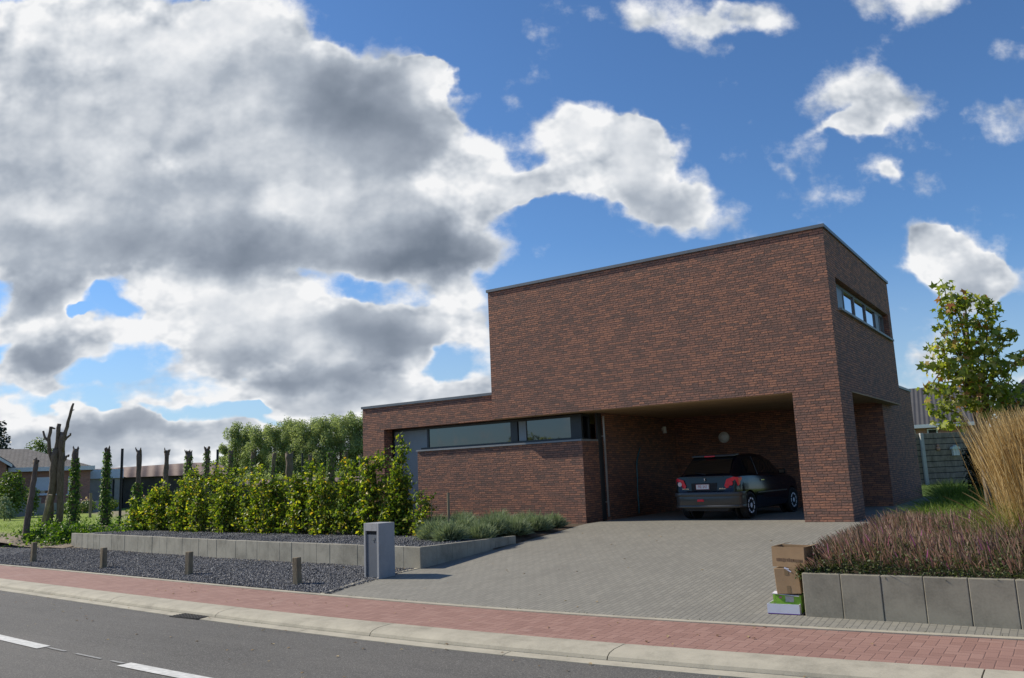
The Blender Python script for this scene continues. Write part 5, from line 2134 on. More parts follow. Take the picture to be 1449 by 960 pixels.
# weeds and grass tufts on the bare soil and the lawn edge
n_ = 5200
gx = RNG.uniform(-40, -21.5, n_)
gy = np.where(RNG.uniform(0, 1, n_) < .65, RNG.uniform(-3.4, 0.3, n_), RNG.uniform(0, 9, n_))
gz = np.array([mound_z(a, b_, 0) if b_ < .3 and a > -36 else ground_z(a, b_) for a, b_ in zip(gx, gy)]) - .02
clump = RNG.normal(0, .05, (n_, 3)) * (1, 1, 0)
D_ = np.column_stack([RNG.normal(0, .5, n_), RNG.normal(0, .5, n_), np.ones(n_)])
tag(blades("grass_tufts", np.column_stack([gx, gy, gz]) + clump, D_, RNG.uniform(.06, .22, n_), np.full(n_, .02), MAT['grass'], 3, .35), "grass tufts on the lawn and bare soil at the left", "grass", None, "stuff")

# ---- grey-green shrubs in front of the screen wall
SHP = [(-6.95, -4.05, .46), (-6.35, -4.35, .42), (-6.62, -3.55, .46), (-6.10, -3.75, .42), (-6.35, -3.0, .46), (-6.05, -2.6, .42), (-6.45, -2.25, .45), (-6.08, -1.75, .42), (-6.5, -1.5, .42), (-7.4, -2.6, .50), (-7.2, -1.6, .48), (-8.2, -2.5, .46), (-8.3, -1.5, .46), (-9.3, -2.2, .46), (-6.12, -1.0, .36)]
SLAB = ["grey-green rounded shrub beside the pale round stake, at the left front of the clump", "low shrub nearest the concrete corner, at the front of the clump", "second row shrub just behind the front left one",
        "grey-green shrub in the middle of the driveway side", "shrub in the middle of the clump, behind the driveway-side ones", "driveway-side shrub two plants from the far end", "inner shrub of the clump beside the brick screen wall",
        "shrub near the far end, beside bare soil and driveway", "shrub against the brick screen wall near the far end", "larger silvery shrub behind the stake, close to the brick wall", "silvery shrub against the middle of the brick screen wall",
        "shrub half hidden behind the sparse young plant", "shrub below the left part of the brick screen wall", "leftmost grey-green shrub, hidden behind the broad right-hand hedge plant", "smallest shrub at the far end of the clump by the driveway"]


def tuft_shrub(base, r, label, seed):
    g_ = np.random.default_rng(seed)
    t = thing("lavender_shrub", base, label, "shrub", "grey-green shrubs before the brick screen wall")
    n = 1900
    d = g_.normal(size=(n, 3))
    d[:, 2] = np.abs(d[:, 2]) * 1.0 + .15
    d /= np.linalg.norm(d, axis=1)[:, None]
    P0 = d * r * g_.uniform(.25, .72, n)[:, None] * (1, 1, .85) + np.array(base) + (0, 0, .02)
    lump = 1 + .22 * np.sin(d[:, 0] * 7 + seed) * np.sin(d[:, 1] * 6 + 2 * seed) + .1 * np.sin(d[:, 2] * 14 + seed)
    L_ = r * g_.uniform(.25, .50, n) * lump
    dd = d + .35 * g_.normal(size=(n, 3)) + (0, 0, .35)
    blades("foliage", P0, dd, L_, np.full(n, .016), MAT['lavender'], 2, .1, t)
    c = MB()
    for k in range(6):
        a = k * 1.05 + seed
        c.tube([np.array(base) - (0, 0, .05), np.array(base) + np.array((math.cos(a) * r * .45, math.sin(a) * r * .45, r * .5))], [.012, .005], 5)
    c.build("stems", MAT['twig'], t)
    return t


for k, ((sx_, sy_, r_), lab) in enumerate(zip(SHP, SLAB)):
    tuft_shrub((sx_, sy_, bed_z(sx_, sy_, 0) - .02), r_, lab, 300 + k)

# ---- purple-brown flowering mass in the right-hand planter
RNG = np.random.default_rng(400)
n_ = 24000
hx = 1.0 + 7.1 * RNG.uniform(0, 1, n_) ** 1.25
hy = -7.50 + 5.3 * RNG.uniform(0, 1, n_) ** 1.1


def heather_top(x, y):
    """height of the flowering mass over the bed"""
    d_front = np.clip((y + 7.60) / .75, 0, 1)
    d_left = np.clip((x - 0.80) / .5, .2, 1)
    d_back = np.clip((-1.7 - y) / .8, .3, 1)
    b = .36 + .055 * np.sin(x * 2.3 + .6) * np.sin(y * 1.9) + .05 * np.sin(x * 5.1 + y * 3) * np.sin(y * 4.3 - x)
    return b * (0.50 + .50 * d_front ** .6) * (.45 + .55 * d_left) * d_back


top = heather_top(hx, hy)
hgt = top * RNG.uniform(.62, 1.18, n_)
base_ = np.column_stack([hx, hy, -.06 + hgt * .55])
lean_ = np.column_stack([RNG.normal(-.12, .22, n_) - .25 * (hx < 1.35), RNG.normal(-.05, .22, n_) - .35 * (hy < -7.15), np.ones(n_)])
blades("flower_spikes_tmp", base_, lean_, hgt * .58, np.full(n_, .0105), MAT['heather_head'], 3, .12, taper=np.array([.35, 1.0, .9, .3])).name = "heather"
tag(bpy.data.objects["heather"], "mass of upright purplish brown flower spikes filling the planter", "heather", None, "stuff")
n2_ = 52000
hx = 0.98 + 7.0 * RNG.uniform(0, 1, n2_) ** 1.25
hy = -7.48 + 5.2 * RNG.uniform(0, 1, n2_) ** 1.25
top = heather_top(hx, hy)
hz = -.07 + top * RNG.uniform(.0, .86, n2_)
P = np.column_stack([hx + RNG.normal(0, .02, n2_), hy - .03 * (hy < -7.25), hz])
tag(leaves("heather_foliage", P, .034, MAT['heather_green'], up_bias=.5), "fine green foliage under the flower spikes of the planter", "foliage", None, "stuff")

# ---- tall golden grass
gg = thing("ornamental_grass", (3.12, -5.2, -.05), "tall clump of golden straw-coloured grass bending left at the right edge", "ornamental grass")
n_ = 9000
bx = 3.10 + RNG.normal(0, .15, n_) + .62 * RNG.uniform(0, 1, n_)
by = -5.2 + RNG.normal(0, .22, n_)
P0 = np.column_stack([bx, by, np.full(n_, -.05)])
off = (bx - 3.12) * .16
D_ = np.column_stack([off + .0 + RNG.normal(0, .06, n_), (by + 5.2) * .3 + RNG.normal(0, .10, n_), np.ones(n_)])
L_ = RNG.uniform(1.1, 1.85, n_)
ln = np.column_stack([RNG.normal(-.085, .06, n_), RNG.normal(0, .06, n_), RNG.normal(-.05, .02, n_)])
blades("stalks", P0, D_, L_, np.full(n_, .0054), MAT['straw'], 7, .95, gg, lean=ln, taper=np.array([.5, .45, .45, .5, .6, 1.25, 1.1, .3]))
n_ = 1500
P0 = np.column_stack([3.12 + RNG.normal(0, .2, n_), -5.2 + RNG.normal(0, .2, n_), np.full(n_, -.05)])
D_ = np.column_stack([RNG.normal(-.05, .35, n_), RNG.normal(0, .35, n_), np.ones(n_)])
blades("leaf_blades", P0, D_, RNG.uniform(.45, .95, n_), np.full(n_, .009), MAT['grass'], 5, .5, gg)
# a few stray stalks bending far out to the left
n_ = 11
P0 = np.column_stack([2.95 + RNG.normal(0, .05, n_), -5.0 + RNG.normal(0, .2, n_), np.full(n_, .0)])
D_ = np.column_stack([RNG.uniform(-.55, -.15, n_), RNG.normal(0, .15, n_), np.ones(n_)])
blades("stray_stalks", P0, D_, RNG.uniform(.6, 1.1, n_), np.full(n_, .012), MAT['straw'], 8, .55, gg, lean=np.column_stack([RNG.uniform(-.6, -.3, n_), np.zeros(n_), RNG.uniform(-.45, -.15, n_)]), taper=np.array([.3, .3, .3, .3, .4, 1.0, 1.3, 1.1, .3]))

# green grass tufts beside the house
TU = [((1.45, -.4), .34), ((2.0, .2), .36), ((2.6, -.2), .34), ((1.4, 1.6), .32), ((2.3, 1.7), .34), ((1.9, -1.1), .30), ((2.8, 1.0), .34), ((1.2, 3.6), .34), ((0.9, 7.5), .4), ((1.9, 5.6), .4), ((0.5, 10.8), .45)]
TL = ["bright green grass tuft nearest the brick house, behind the flower spikes", "broad green grass tuft in the middle behind the flower spikes", "green grass tuft next to the thin pale stake",
      "grass tuft behind the nearest one, along the side path", "grass tuft in the shade in front of the dark shrub", "front green tuft touching the flower spikes", "tuft half hidden by the golden grass",
      "rear grass tuft between house and fence", "darker grass mound at the rear house corner", "rear tuft before the fence", "grass tuft at the foot of the fence post"]
for k, (((tx, ty), hh), lab) in enumerate(zip(TU, TL)):
    g_ = np.random.default_rng(500 + k)
    n_ = 900
    P0 = np.column_stack([tx + g_.normal(0, .2, n_), ty + g_.normal(0, .2, n_), np.full(n_, -.03 + .004 * ty)])
    D_ = np.column_stack([(P0[:, 0] - tx) * 1.5 + g_.normal(0, .25, n_), (P0[:, 1] - ty) * 1.5 + g_.normal(0, .25, n_), np.ones(n_)])
    o = blades("grass_tuft", P0, D_, hh * g_.uniform(.7, 1.6, n_), np.full(n_, .012), MAT['grass'], 4, .55)
    tag(o, lab, "grass tuft", "green grass tufts beside the house")


# ---- generic crowns
def crown_tree(name, base, h, ells, n, leaf, mat, label, cat, seed, trunk_r=.15, trunk_h=None, group=None, template=LEAF_T, shell=.5, up_bias=.3, limbs=6):
    global RNG
    RNG = np.random.default_rng(seed)
    random.seed(seed)
    t = thing(name, base, label, cat, group)
    b = np.array(base, float)
    E = [(b[0] + e[0], b[1] + e[1], b[2] + e[2], *e[3:]) for e in ells]
    P, d = inside_ellipsoids(n, E, shell)
    leaves("crown", P, leaf, mat, t, template, up_bias, N=d * .5)
    th = trunk_h or h * .6
    m = MB()
    pts = [b + np.array((random.gauss(0, trunk_r * .3), random.gauss(0, trunk_r * .3), z)) for z in np.linspace(-.2, th, 6)]
    m.tube(pts, [trunk_r * (1.15 - .15 * i) for i in range(6)], 8, jitter=.05)
    for e in E[:limbs]:
        s_ = pts[random.choice((2, 3, 4))]
        e_ = np.array(e[:3])
        mid = (s_ + e_) / 2 + np.array((0, 0, .05 * h))
        m.tube([s_, mid, e_], [trunk_r * .5, trunk_r * .35, trunk_r * .12], 6, cap=False)
    m.build("trunk", MAT['bark'], t, smooth=True)
    return t


# poplar wood behind the fields: each tree with a crown of its own
def poplar(base, h, wdt, label, seed, n=8500):
    rs = random.Random(seed)
    ells = []
    for k in range(16):
        z = h * (.20 + .76 * k / 15)
        f_ = math.sin(math.pi * min(1, max(.12, (z / h - .08) / .95))) ** .5
        for q in range(2):
            ells.append((rs.uniform(-1, 1) * wdt * .36 * f_, rs.uniform(-1, 1) * wdt * .36 * f_, z + rs.uniform(-.4, .4), wdt * rs.uniform(.14, .24), wdt * rs.uniform(.14, .24), h * rs.uniform(.07, .14)))
    return crown_tree("poplar_tree", base, h, ells, n, .34, MAT['poplar'], label, "poplar", seed, .28, h * .85, "poplars of the wood behind the fields", LEAF_T, .35, .2, 5)


POP = [(318, 633, 178, 3.6), (333, 604, 176, 4.4), (347, 606, 180, 4.2), (362, 608, 172, 4.8), (376, 606, 178, 4.6), (390, 602, 170, 5.2), (403, 599, 176, 5.0), (416, 598, 170, 5.6), (430, 596, 168, 5.8), (443, 594, 174, 5.4),
       (456, 595, 166, 5.8), (469, 594, 172, 5.6), (482, 593, 166, 6.0), (496, 592, 170, 5.8), (509, 592, 166, 6.0), (523, 592, 168, 6.0)]
PL = ["leftmost low poplar of the wood, standing a little apart", "loose poplar at the left end of the wood with sky showing through", "second loose poplar from the left end", "poplar left of the main mass", "poplar at the left shoulder of the wood",
      "poplar rising at the left third of the wood", "poplar left of the middle of the wood", "broad poplar at the middle left of the wood", "poplar with a rounded top in the middle of the wood", "poplar just right of the middle",
      "tall poplar in the right half of the wood", "second tall poplar in the right half", "third tall poplar in the right half", "poplar two crowns from the brick house", "poplar one crown from the brick house", "rightmost poplar, partly behind the brick house corner"]
for k, ((pu, pv, pt, pw), lab) in enumerate(zip(POP, PL)):
    tp = atd(pu, pv, pt)
    poplar((tp[0], tp[1], -.3), tp[2] + .3, pw * 1.25, lab, 600 + k)
# low scrub at the foot of the wood
RNG = np.random.default_rng(650)
P = []
for k in range(70):
    q = atd(RNG.uniform(318, 530), 680, RNG.uniform(150, 165))
    r_ = RNG.uniform(1.2, 2.6)
    e, _ = inside_ellipsoids(240, [(q[0], q[1], r_ * .6, r_ * 1.3, r_ * 1.3, r_)], .5)
    P.append(e)
tag(leaves("scrub", np.concatenate(P), .5, MAT['poplar'], None), "low dark scrub along the foot of the poplar wood", "scrub", None, "stuff")

# sweetgum with star-shaped leaves
c_ = (2.36, -.95)


def E_(u, v, rx, rz, t=13.4, ry=None):
    p = atd(u, v, t)
    s_ = t / CAM_F
    return (p[0] - c_[0], p[1] - c_[1], p[2] + .02, rx * s_, (ry or rx) * s_, rz * s_)


GUM = [E_(1336, 408, 13, 12), E_(1348, 428, 24, 18), E_(1366, 425, 14, 14), E_(1340, 440, 16, 14), E_(1393, 424, 10, 10), E_(1400, 440, 17, 14), E_(1360, 462, 26, 16), E_(1398, 462, 18, 16), E_(1330, 470, 10, 10),
       E_(1345, 490, 30, 14), E_(1326, 500, 12, 12), E_(1385, 490, 30, 20), E_(1420, 480, 18, 14), E_(1432, 470, 8, 7), E_(1322, 520, 18, 14), E_(1355, 520, 34, 20), E_(1405, 520, 34, 20), E_(1440, 505, 14, 10), E_(1450, 512, 10, 10),
       E_(1316, 548, 12, 8), E_(1350, 545, 34, 16), E_(1400, 548, 36, 16), E_(1430, 560, 20, 14), E_(1330, 575, 22, 14), E_(1365, 570, 30, 14), E_(1332, 598, 14, 14), E_(1350, 600, 20, 10), E_(1400, 575, 26, 12)]
crown_tree("sweetgum_tree", (c_[0], c_[1], -.02), 4.1, GUM, 1550, .13, MAT['sweetgum'], "slender young tree with star-shaped green and reddish leaves at the right of the house", "tree", 700, .05, 3.6, None, STAR_T, .2, .1, 28)

# dark shrub, clipped hedge and climbing green behind the golden grass
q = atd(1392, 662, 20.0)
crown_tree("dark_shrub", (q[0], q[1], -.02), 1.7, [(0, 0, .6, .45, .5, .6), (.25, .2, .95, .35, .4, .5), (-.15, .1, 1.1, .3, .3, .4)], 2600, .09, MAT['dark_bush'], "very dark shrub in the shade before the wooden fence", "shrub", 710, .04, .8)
q = atd(1440, 572, 19.0)
crown_tree("leafy_shrub", (q[0], q[1], -.02), 2.8, [(-.5, 0, 2.3, .5, .5, .4), (0, .1, 2.5, .5, .5, .4), (.6, 0, 2.4, .6, .5, .45), (0, 0, 1.6, .9, .7, .9), (1.3, 0, 2.2, .7, .6, .6), (2.2, .2, 2.0, .8, .7, .9)], 3600, .11, MAT['green_bush'],
           "light green leafy shrub behind the golden grass at the right edge", "shrub", 711, .06, 1.6)

# ------------------------------------------------------------------ neighbours
MAT['tile_grey'] = M_rows("grey_roof_tiles", [(0, (0.10, 0.09, 0.082)), (.5, (0.17, 0.155, 0.14)), (1, (0.24, 0.22, 0.20))], .3, .3, .02, True, (0.05, 0.045, 0.04), .8, .03)
MAT['white_trim'] = M_plain("white_trim", (0.62, 0.63, 0.66), 0.5, 0, .05)
MAT['shutter'] = M_plain("pale_roller_shutter", (0.56, 0.60, 0.68), .6, 0, .05)


def corrugated(name, lo, hi, pitch, axis, depth=.03):
    m, t, out = new_mat(name)
    p = obj_pos(t)
    x, y, z = t.sep(p)
    a = {'x': x, 'y': y}[axis]
    s = t.math('SINE', t.math('MULTIPLY', a, 2 * math.pi / pitch))
    n = t.noise(p, .6, 5, .65)
    n2 = t.noise(t.combine(t.math('MULTIPLY', x, 2.0), t.math('MULTIPLY', y, .4), z), 2.0, 4, .6)
    v = t.math('ADD', t.math('MULTIPLY', n, .6), t.math('MULTIPLY', n2, .4))
    principled(t, out, t.ramp(v, [(.3, lo), (.7, hi)]), .75, 0, t.bump(s, 1.0, depth), spec=.3)
    return m


MAT['barn_roof'] = corrugated("brown_corrugated_roof", (0.15, 0.098, 0.078), (0.235, 0.165, 0.13), .9, 'x', .05)
MAT['slate_roof'] = corrugated("grey_corrugated_roof", (0.06, 0.058, 0.06), (0.09, 0.086, 0.085), .21, 'x', .012)
MAT['barn_wall'] = M_plain("dark_barn_cladding", (0.07, 0.058, 0.052), .9, 0, .3, 2)
MAT['grey_wall'] = M_plain("grey_sheet_wall", (0.36, 0.335, 0.31), .8, 0, .12, 3)
MAT['block_wall'] = M_plain("grey_block_wall", (0.33, 0.31, 0.28), .9, 0, .18, 3)
MAT['pale_sheet'] = M_plain("pale_roof_sheet", (0.60, 0.65, 0.74), .6, 0, .06)


def local_frame(u, t, turn=0.0):
    """ground point at photo column u and depth t with local x to the right across the view and y away"""
    p = atd(u, 700, t)
    d = ray(u, 700)[:2]
    d /= np.linalg.norm(d)
    rz = math.atan2(d[1], d[0]) - math.pi / 2 + turn
    return p, rz


# bungalow at the far left
T_ = 56.0
p, rz = local_frame(60, T_, 0.0)
bg_ = thing("bungalow", (p[0], p[1], -.1), "low red brick bungalow with a grey tiled hip roof and white shuttered windows", "house", None, rz)
S_ = T_ / CAM_F


def lx(u):
    return (u - 60) * S_ * 1.12


def lz(v, u=60):
    return (CAM_LOC[2] + .1) + (700.5 - (u - 60) * .042 - v) * S_


zw = lz(661, 100)
m = MB()
m.box(lx(-260), lx(113), 0, 9, -.2, zw)
m.build("wall", MAT['house_brick'], bg_, local=True)
m = MB()
x0, x1, zr = lx(-270), lx(117), lz(634, 30)
xr = lx(40)
m.add([(x0, -.5, zw), (x1, -.5, zw), (xr, 4.5, zr + .1), (x0, 4.5, zr + .1), (x1, 9.5, zw), (x0, 9.5, zw)], [(0, 1, 2, 3), (1, 4, 2), (4, 5, 3, 2)])
m.build("roof", MAT['tile_grey'], bg_, local=True)
m = MB()
m.box(lx(22), x1 + .02, -.56, -.48, zw - .22, zw + .06)
m.box(x1 - .04, x1 + .04, -.46, 9.4, zw - .22, zw + .06)
m.build("fascia", MAT['white_trim'], bg_, local=True)
# gabled wing at its left
m = MB()
xa, xb, xm = lx(-110), lx(20), lx(-45)
za = lz(657, 20)
zg = lz(610, -45)
m.prism([(xa, -1.6, -.2), (xb, -1.6, -.2), (xb, -1.6, za), (xm, -1.6, zg), (xa, -1.6, za)], (0, 4, 0))
m.build("gable_wall", MAT['house_brick'], bg_, local=True)
m = MB()
for xe in (xa, xb):
    s_ = 1 if xe == xb else -1
    m.prism([(xe + s_ * .35, -1.95, za - .18), (xm, -1.95, zg + .10), (xm, -1.95, zg + .2), (xe + s_ * .35, -1.95, za - .05)][::s_], (0, 6.0, 0))
m.build("gable_roof", MAT['tile_grey'], bg_, local=True)
m = MB()
for xe in (xa, xb):
    s_ = 1 if xe == xb else -1
    m.prism([(xe + s_ * .36, -2.02, za - .32), (xm, -2.02, zg - .06), (xm, -2.02, zg + .12), (xe + s_ * .36, -2.02, za - .12)][::s_], (0, .06, 0))
m.build("barge_board", MAT['white_trim'], bg_, local=True)
for (ua, ub, va, vb) in ((50, 74, 675, 699), (88, 97, 675, 700), (-30, -5, 672, 697)):
    m = MB()
    x0, x1, z0, z1 = lx(ua), lx(ub), lz(vb, 75), lz(va, 75)
    if ua < 0:
        continue
    m.box(x0, x1, -.06, -.002, z0, z1)
    wn_ = m.build("window", MAT['white_trim'], bg_, local=True)
    m = MB()
    m.box(x0 + .08, x1 - .08, -.085, -.061, z0 + .26, z1 - .08)
    m.build("shutter", MAT['shutter'], wn_, local=True)
    m = MB()
    m.box(x0 + .08, x1 - .08, -.075, -.061, z0 + .08, z0 + .25)
    m.build("pane", MAT['glass'], wn_, local=True)
    m = MB()
    m.box(x0 - .1, x1 + .1, -.16, -.061, z0 - .07, z0)
    m.build("sill", MAT['white_trim'], wn_, local=True)
# garden wall in front of the bungalow
p, rz = local_frame(35, 51, .05)
gw = thing("garden_wall", (p[0], p[1], -.1), "low grey block wall in front of the red brick bungalow", "wall", None, rz)
m = MB()
m.box(-6.0, .9, 0, .2, -.1, 1.02)
m.box(.9, 4.2, 0, .2, -.1, .72)
m.build("wall", MAT['block_wall'], gw, local=True)
m = MB()
m.box(-6.05, .93, -.03, .23, 1.022, 1.08)
m.build("cap", MAT['sill'], gw, local=True)

# barn with a vaulted brown roof
T_ = 63.0
p, rz = local_frame(230, T_, 0.0)
S_ = T_ / CAM_F
bn = thing("barn", (p[0], p[1], -.1), "long barn with a curved brown corrugated roof behind the hedge", "barn", None, rz)


def bx_(u):
    return (u - 230) * S_ * 1.04


def bz2(v, u=230):
    return CAM_LOC[2] + .1 + (694 - (u - 230) * .042 - v) * S_


xa, xb = bx_(96), bx_(322)
ze, zt_ = bz2(673, 200), bz2(651, 300)
K = 14
rows = []
for x_ in np.linspace(xa, xb, 30):
    f_ = (x_ - xa) / (xb - xa)
    end = 1.0 if f_ < .80 else math.sqrt(max(0, 1 - ((f_ - .80) / .20) ** 2 * .9))
    zt2 = ze + (zt_ - ze) * (.62 + .38 * min(1, f_ / .75)) * end
    rows.append([(x_, 12 * k / K, ze - .15 + (zt2 - ze + .15) * math.sin(math.pi * k / K) ** .8) for k in range(K + 1)])
m = MB()
vs = [q for r_ in rows for q in r_]
m.add(vs, [(i * (K + 1) + k, (i + 1) * (K + 1) + k, (i + 1) * (K + 1) + k + 1, i * (K + 1) + k + 1) for i in range(29) for k in range(K)])
m.build("roof", MAT['barn_roof'], bn, smooth=True, local=True)
m = MB()
m.box(bx_(181), xb - .3, .4, 11.6, -.2, ze - .12)
m.build("wall", MAT['barn_wall'], bn, local=True)
m = MB()
m.box(bx_(96), bx_(180), -.6, 11.4, -.2, bz2(679, 150))
m.build("grey_wall", MAT['grey_wall'], bn, local=True)
m = MB()
m.box(bx_(110), bx_(181), -.8, .2, bz2(678.5, 150), bz2(666, 150))
m.build("lean_to_roof", MAT['pale_sheet'], bn, local=True)
m = MB()
for uu in (138, 169):
    m.box(bx_(uu), bx_(uu) + .12, -.66, -.605, -.2, bz2(680, 150))
m.build("door_gap", MAT['dark'], bn, local=True)
# lower brown shed further right
p, rz = local_frame(410, 66, 0.0)
S_ = 66 / CAM_F
sh_ = thing("shed", (p[0], p[1], -.1), "low brown shed seen between the hedge tops below the poplars", "shed", None, rz)
m = MB()
m.box(-100 * S_, 110 * S_, 0, 6, -.2, 1.35)
m.build("wall", MAT['barn_wall'], sh_, local=True)
m = MB()
m.prism([(-103 * S_, -.3, 1.35), (-103 * S_, 3, 1.75), (-103 * S_, 6.3, 1.35)], (216 * S_, 0, 0))
m.build("roof", MAT['barn_roof'], sh_, local=True)

# house beyond the wooden fence at the right
T_ = 40.0
p, rz = local_frame(1345, T_, 0.0)
S_ = T_ / CAM_F
hs = thing("brick_outbuilding", (p[0], p[1], 0), "red brick building with steep grey corrugated roof and two small white framed windows behind fence", "building", None, rz)


def hz_(v):
    return CAM_LOC[2] + (647 - v) * S_


def hx_(u):
    return (u - 1345) * S_


m = MB()
m.box(hx_(1200), hx_(1402), 0, 8, -.1, hz_(600))
m.build("wall", MAT['house_brick'], hs, local=True)
m = MB()
m.prism([(hx_(1195), -.35, hz_(601.5)), (hx_(1195), 4.6, hz_(536)), (hx_(1195), 9, hz_(601.5))], (hx_(1408) - hx_(1195), 0, 0))
m.build("roof", MAT['slate_roof'], hs, local=True)
m = MB()
m.box(hx_(1195), hx_(1408), -.42, -.352, hz_(604.5), hz_(599.5))
m.build("gutter", MAT['white_trim'], hs, local=True)
for (ua, ub) in ((1297, 1310), (1325.5, 1339)):
    m = MB()
    m.box(hx_(ua), hx_(ub), -.05, -.002, hz_(618), hz_(606))
    wn_ = m.build("window", MAT['white_trim'], hs, local=True)
    m = MB()
    m.box(hx_(ua) + .06, hx_(ub) - .06, -.06, -.051, hz_(616), hz_(607.5))
    m.build("pane", MAT['dark'], wn_, local=True)
# purple-grey tiled roof at the very right
T_ = 48.0
p, rz = local_frame(1470, T_, 0.0)
S_ = T_ / CAM_F
MAT['purple_tile'] = M_rows("dark_purple_tiles", [(0, (0.075, 0.055, 0.085)), (1, (0.14, 0.11, 0.15))], .3, .3, .02, True, (0.03, 0.025, 0.03), .8, .03)
h2 = thing("tiled_house", (p[0], p[1], 0), "house with a dark purple tiled roof just showing at the right edge", "house", None, rz)
m = MB()
m.box(-34 * S_, 120 * S_, 0, 8, -.1, CAM_LOC[2] + (643 - 575) * S_)
m.build("wall", MAT['house_brick'], h2, local=True)
m = MB()
za, zb = CAM_LOC[2] + (643 - 577) * S_, CAM_LOC[2] + (643 - 500) * S_
m.prism([(-42 * S_, -.4, za), (43 * S_, -.4, zb), (128 * S_, -.4, za)], (0, 8.8, 0))
m.build("roof", MAT['purple_tile'], h2, local=True)

# trees and bushes at the far left
q = atd(-8, 700, 78)
rs = random.Random(5)
ells = []
for k in range(12):
    z = 1.5 + k * .62
    w_ = 2.6 * (1 - k / 12.5) + .25
    for a in range(4):
        an = a * 1.57 + k * .8
        ells.append((math.cos(an) * w_ * .55, math.sin(an) * w_ * .55, z + rs.uniform(-.2, .2), w_ * .5, w_ * .5, .28))
crown_tree("conifer_tree", (q[0], q[1], -.2), 9, ells, 4200, .30, MAT['conifer'], "dark blue-green conifer at the left edge behind the bungalow", "conifer", 720, .2, 8.4, None, LEAF_T, .3, .1, 4)
q = atd(50, 700, 74)
crown_tree("garden_tree", (q[0], q[1], -.2), 6.6, [(0, 0, 5.2, 1.2, 1.2, 1.3), (-.9, 0, 4.6, .9, .9, 1.0), (.9, .1, 4.7, .9, .9, 1.1), (.2, 0, 4.0, 1.5, 1.4, 1.2), (-.4, .2, 6.0, .4, .4, .7), (.5, 0, 5.9, .35, .35, .7), (.0, 0, 3.0, 1.3, 1.3, 1.2)], 2600, .22,
           MAT['green_bush'], "small green tree rising behind the bungalow roof", "tree", 721, .12, 4.5)
q = atd(14, 700, 47)
crown_tree("garden_bush", (q[0], q[1], -.1), 2.6, [(-.9, 0, 1.3, 1.0, .8, 1.1), (.1, 0, 1.5, .9, .8, 1.1), (.8, 0, 1.1, .7, .6, .9), (-1.6, 0, 1.1, .8, .7, 1.0), (.4, .2, 2.2, .35, .3, .6), (-.5, 0, 2.3, .4, .3, .5)], 3600, .16, MAT['green_bush'],
           "bright green bush in front of the bungalow at the left edge", "bush", 722, .08, 1.4)
q = atd(45, 700, 48)
crown_tree("garden_bush", (q[0], q[1], -.1), 1.9, [(0, 0, 1.0, .45, .4, .9), (.25, 0, .8, .35, .3, .7), (-.2, .1, 1.3, .3, .3, .6)], 900, .13, MAT['green_bush'], "thin pale green bush between the lone trunk and the bungalow window", "bush", 723, .04, 1.0)
q = atd(8, 700, 43)
crown_tree("silvery_bush", (q[0], q[1], -.1), 1.5, [(0, 0, .6, .45, .4, .5), (.5, 0, .35, .4, .4, .3), (-.1, 0, 1.0, .25, .25, .4)], 900, .12, MAT['lavender'], "silvery low bush on the lawn at the left edge", "bush", 724, .03, .6)
for k, (uu, tt, lab) in enumerate(((100, 50, "low yellow-green bush by the grey wall, right of the big cut tree"), (122, 52, "low bush with pale flowers beside the second fence post"), (200, 54, "rose bush with pale pink flowers in front of the grey shed wall"),
                                   (220, 54, "second rose bush with pale flowers, right of the black metal post"), (155, 55, "small green bush between the ivy-clad trunks"))):
    q = atd(uu, 705, tt)
    t = crown_tree("flower_bush", (q[0], q[1], -.1), .9, [(0, 0, .4, .8, .5, .42), (.5, 0, .45, .5, .4, .4), (-.5, 0, .35, .6, .4, .36)], 900, .11, MAT['green_bush'], lab, "bush", 730 + k, .03, .4, "low bushes along the barn wall")
    if k in (1, 2, 3):
        P, _ = inside_ellipsoids(60, [(q[0], q[1], .42, .9, .5, .45)], .85)
        leaves("flowers", P, .12, MAT['rose'], t)

# ------------------------------------------------------------------ loose stuff: stones, leaves, litter
RNG = np.random.default_rng(900)
OCT = (np.array([(1, 0, 0), (-1, 0, 0), (0, 1, 0), (0, -1, 0), (0, 0, .7), (0, 0, -.7)]),
       np.array([(0, 2, 4), (2, 1, 4), (1, 3, 4), (3, 0, 4), (2, 0, 5), (1, 2, 5), (3, 1, 5), (0, 3, 5)]))


def stones(name, P, size, mat, label):
    n = len(P)
    A = RNG.normal(size=(n, 3, 3))
    Q, _ = np.linalg.qr(A)
    sc = RNG.uniform(.55, 1.2, (n, 1, 3))
    V = P[:, None, :] + ((OCT[0][None] * sc + RNG.normal(0, .12, (n, 6, 3))) @ Q) * (size * RNG.uniform(.6, 1.4, n))[:, None, None]
    F = (OCT[1][None] + (np.arange(n) * 6)[:, None, None]).reshape(-1, 3)
    o = np_mesh(name, V.reshape(-1, 3), [F], mat)
    tag(o, label, "gravel", None, "stuff")
    return o


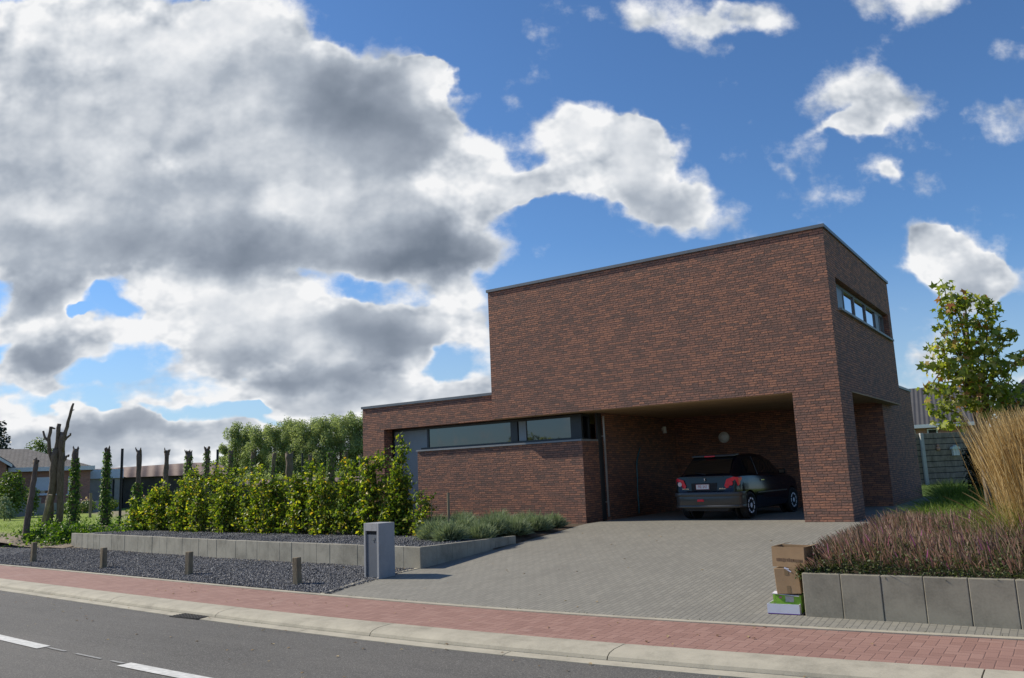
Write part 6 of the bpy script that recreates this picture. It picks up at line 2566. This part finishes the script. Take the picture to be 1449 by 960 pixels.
m, t, out = new_mat("gravel_stone")
rnd = t.node('ShaderNodeNewGeometry').outputs['Random Per Island']
principled(t, out, t.ramp(rnd, [(0, (0.045, 0.047, 0.053)), (.5, (0.115, 0.118, 0.13)), (.85, (0.20, 0.20, 0.21)), (1, (0.36, 0.34, 0.31))]), .8, spec=.35)
MAT['stone'] = m
n_ = 42000
sx = -25 + 19.1 * RNG.uniform(0, 1, n_) ** .62
tt = RNG.uniform(0, 1, n_)
sy = np.array([edge(a) + .06 + (wall_y(a) - edge(a) - .1) * b_ for a, b_ in zip(sx, tt)])
sz = np.array([strip_z(a, 0, b_) + .012 for a, b_ in zip(sx, tt)])
stones("gravel_stones", np.column_stack([sx, sy, sz]), .0155, MAT['stone'], "loose dark grey stones of the gravel strip")
n_ = 12000
sx = RNG.uniform(-20.5, -5.95, n_)
tt = RNG.uniform(0, 1, n_)
sy = np.array([wall_y(a) + .1 + (hedge_y(a) - wall_y(a)) * b_ for a, b_ in zip(sx, tt)])
stones("gravel_stones", np.column_stack([sx, sy, np.full(n_, -.022)]), .0155, MAT['stone'], "loose dark grey stones behind the concrete wall")

MAT['dry_leaf'] = M_leaf("dry_leaf", [(0, (0.16, 0.09, 0.04)), (.6, (0.33, 0.22, 0.10)), (1, (0.5, 0.38, 0.2))], .1)
P = []
for k in range(120):                                                         # on the road and gutter
    x = RNG.uniform(-14, 3)
    o_ = RNG.choice([-1.8, -2.0, -2.6, -3.0, -3.4]) + RNG.normal(0, .18)
    P.append((x, edge(x) + o_, (ROAD_Z + .012) if o_ < -1.86 else ROAD_Z + .02))
for k in range(50):
    x = RNG.uniform(-10, 3)
    P.append((x, edge(x) - RNG.uniform(.05, 1.2), STREET_Z + .01))
for k in range(160):                                                         # gathered along the foot of the concrete wall
    x = RNG.uniform(-22, -6)
    y = wall_y(x) - abs(RNG.normal(0, .12)) - .04
    tt_ = (y - edge(x)) / (wall_y(x) - edge(x))
    P.append((x, y, strip_z(x, y, tt_) + .02))
for k in range(40):
    x, y = RNG.uniform(-5, .8), RNG.uniform(-7.8, -.5)
    P.append((x, y, zdrive(y) + .008))
P = np.array(P)
N = np.tile((0, 0, 1.0), (len(P), 1))
o = leaves("fallen_leaves", P, .045, MAT['dry_leaf'], N=N, up_bias=2.0)
tag(o, "dry leaves scattered over road, pavement and gravel", "leaves", None, "stuff")
# wisps of moss and weeds in the paving joints
P0, L0 = [], []
for k in range(900):
    x = RNG.uniform(-14, 6)
    if k % 3 == 0:
        y, z = edge(x) - 1.705, ROAD_Z + .0
    elif k % 3 == 1:
        if x < -5.9:
            continue
        y, z = edge(x) + .055, STREET_Z + .008
    else:
        if x < 1.0:
            continue
        y, z = -7.39 - abs(RNG.normal(0, .008)), zdrive(-7.4)
    P0.append((x, y + RNG.normal(0, .006), z))
P0 = np.array(P0)
n_ = len(P0)
o = blades("joint_weeds", P0, np.column_stack([RNG.normal(0, .6, n_), RNG.normal(0, .6, n_), np.ones(n_)]), RNG.uniform(.008, .03, n_), np.full(n_, .008), MAT['heather_green'], 2, .3)
tag(o, "tiny weeds in the joints of kerb and paving", "weeds", None, "stuff")

# trees and a hedge on the other side of the street, seen only as reflections in the window panes
RNG = np.random.default_rng(950)
P = []
for k in range(26):
    x_ = -44 + k * 3.4 + RNG.uniform(-1, 1)
    r_ = RNG.uniform(1.8, 3.2)
    hh_ = RNG.uniform(3.0, 5.0)
    for q in range(5):
        e, _ = inside_ellipsoids(150, [(x_ + RNG.normal(0, .7), -48 + RNG.normal(0, 1.0), hh_ * (.2 + .17 * q), r_ * .8, r_ * .8, hh_ * .2)], .5)
        P.append(e)
tag(leaves("treeline", np.concatenate(P), .55, MAT['poplar']), "row of trees on the far side of the street, mirrored faintly in the window panes", "trees", None, "stuff")
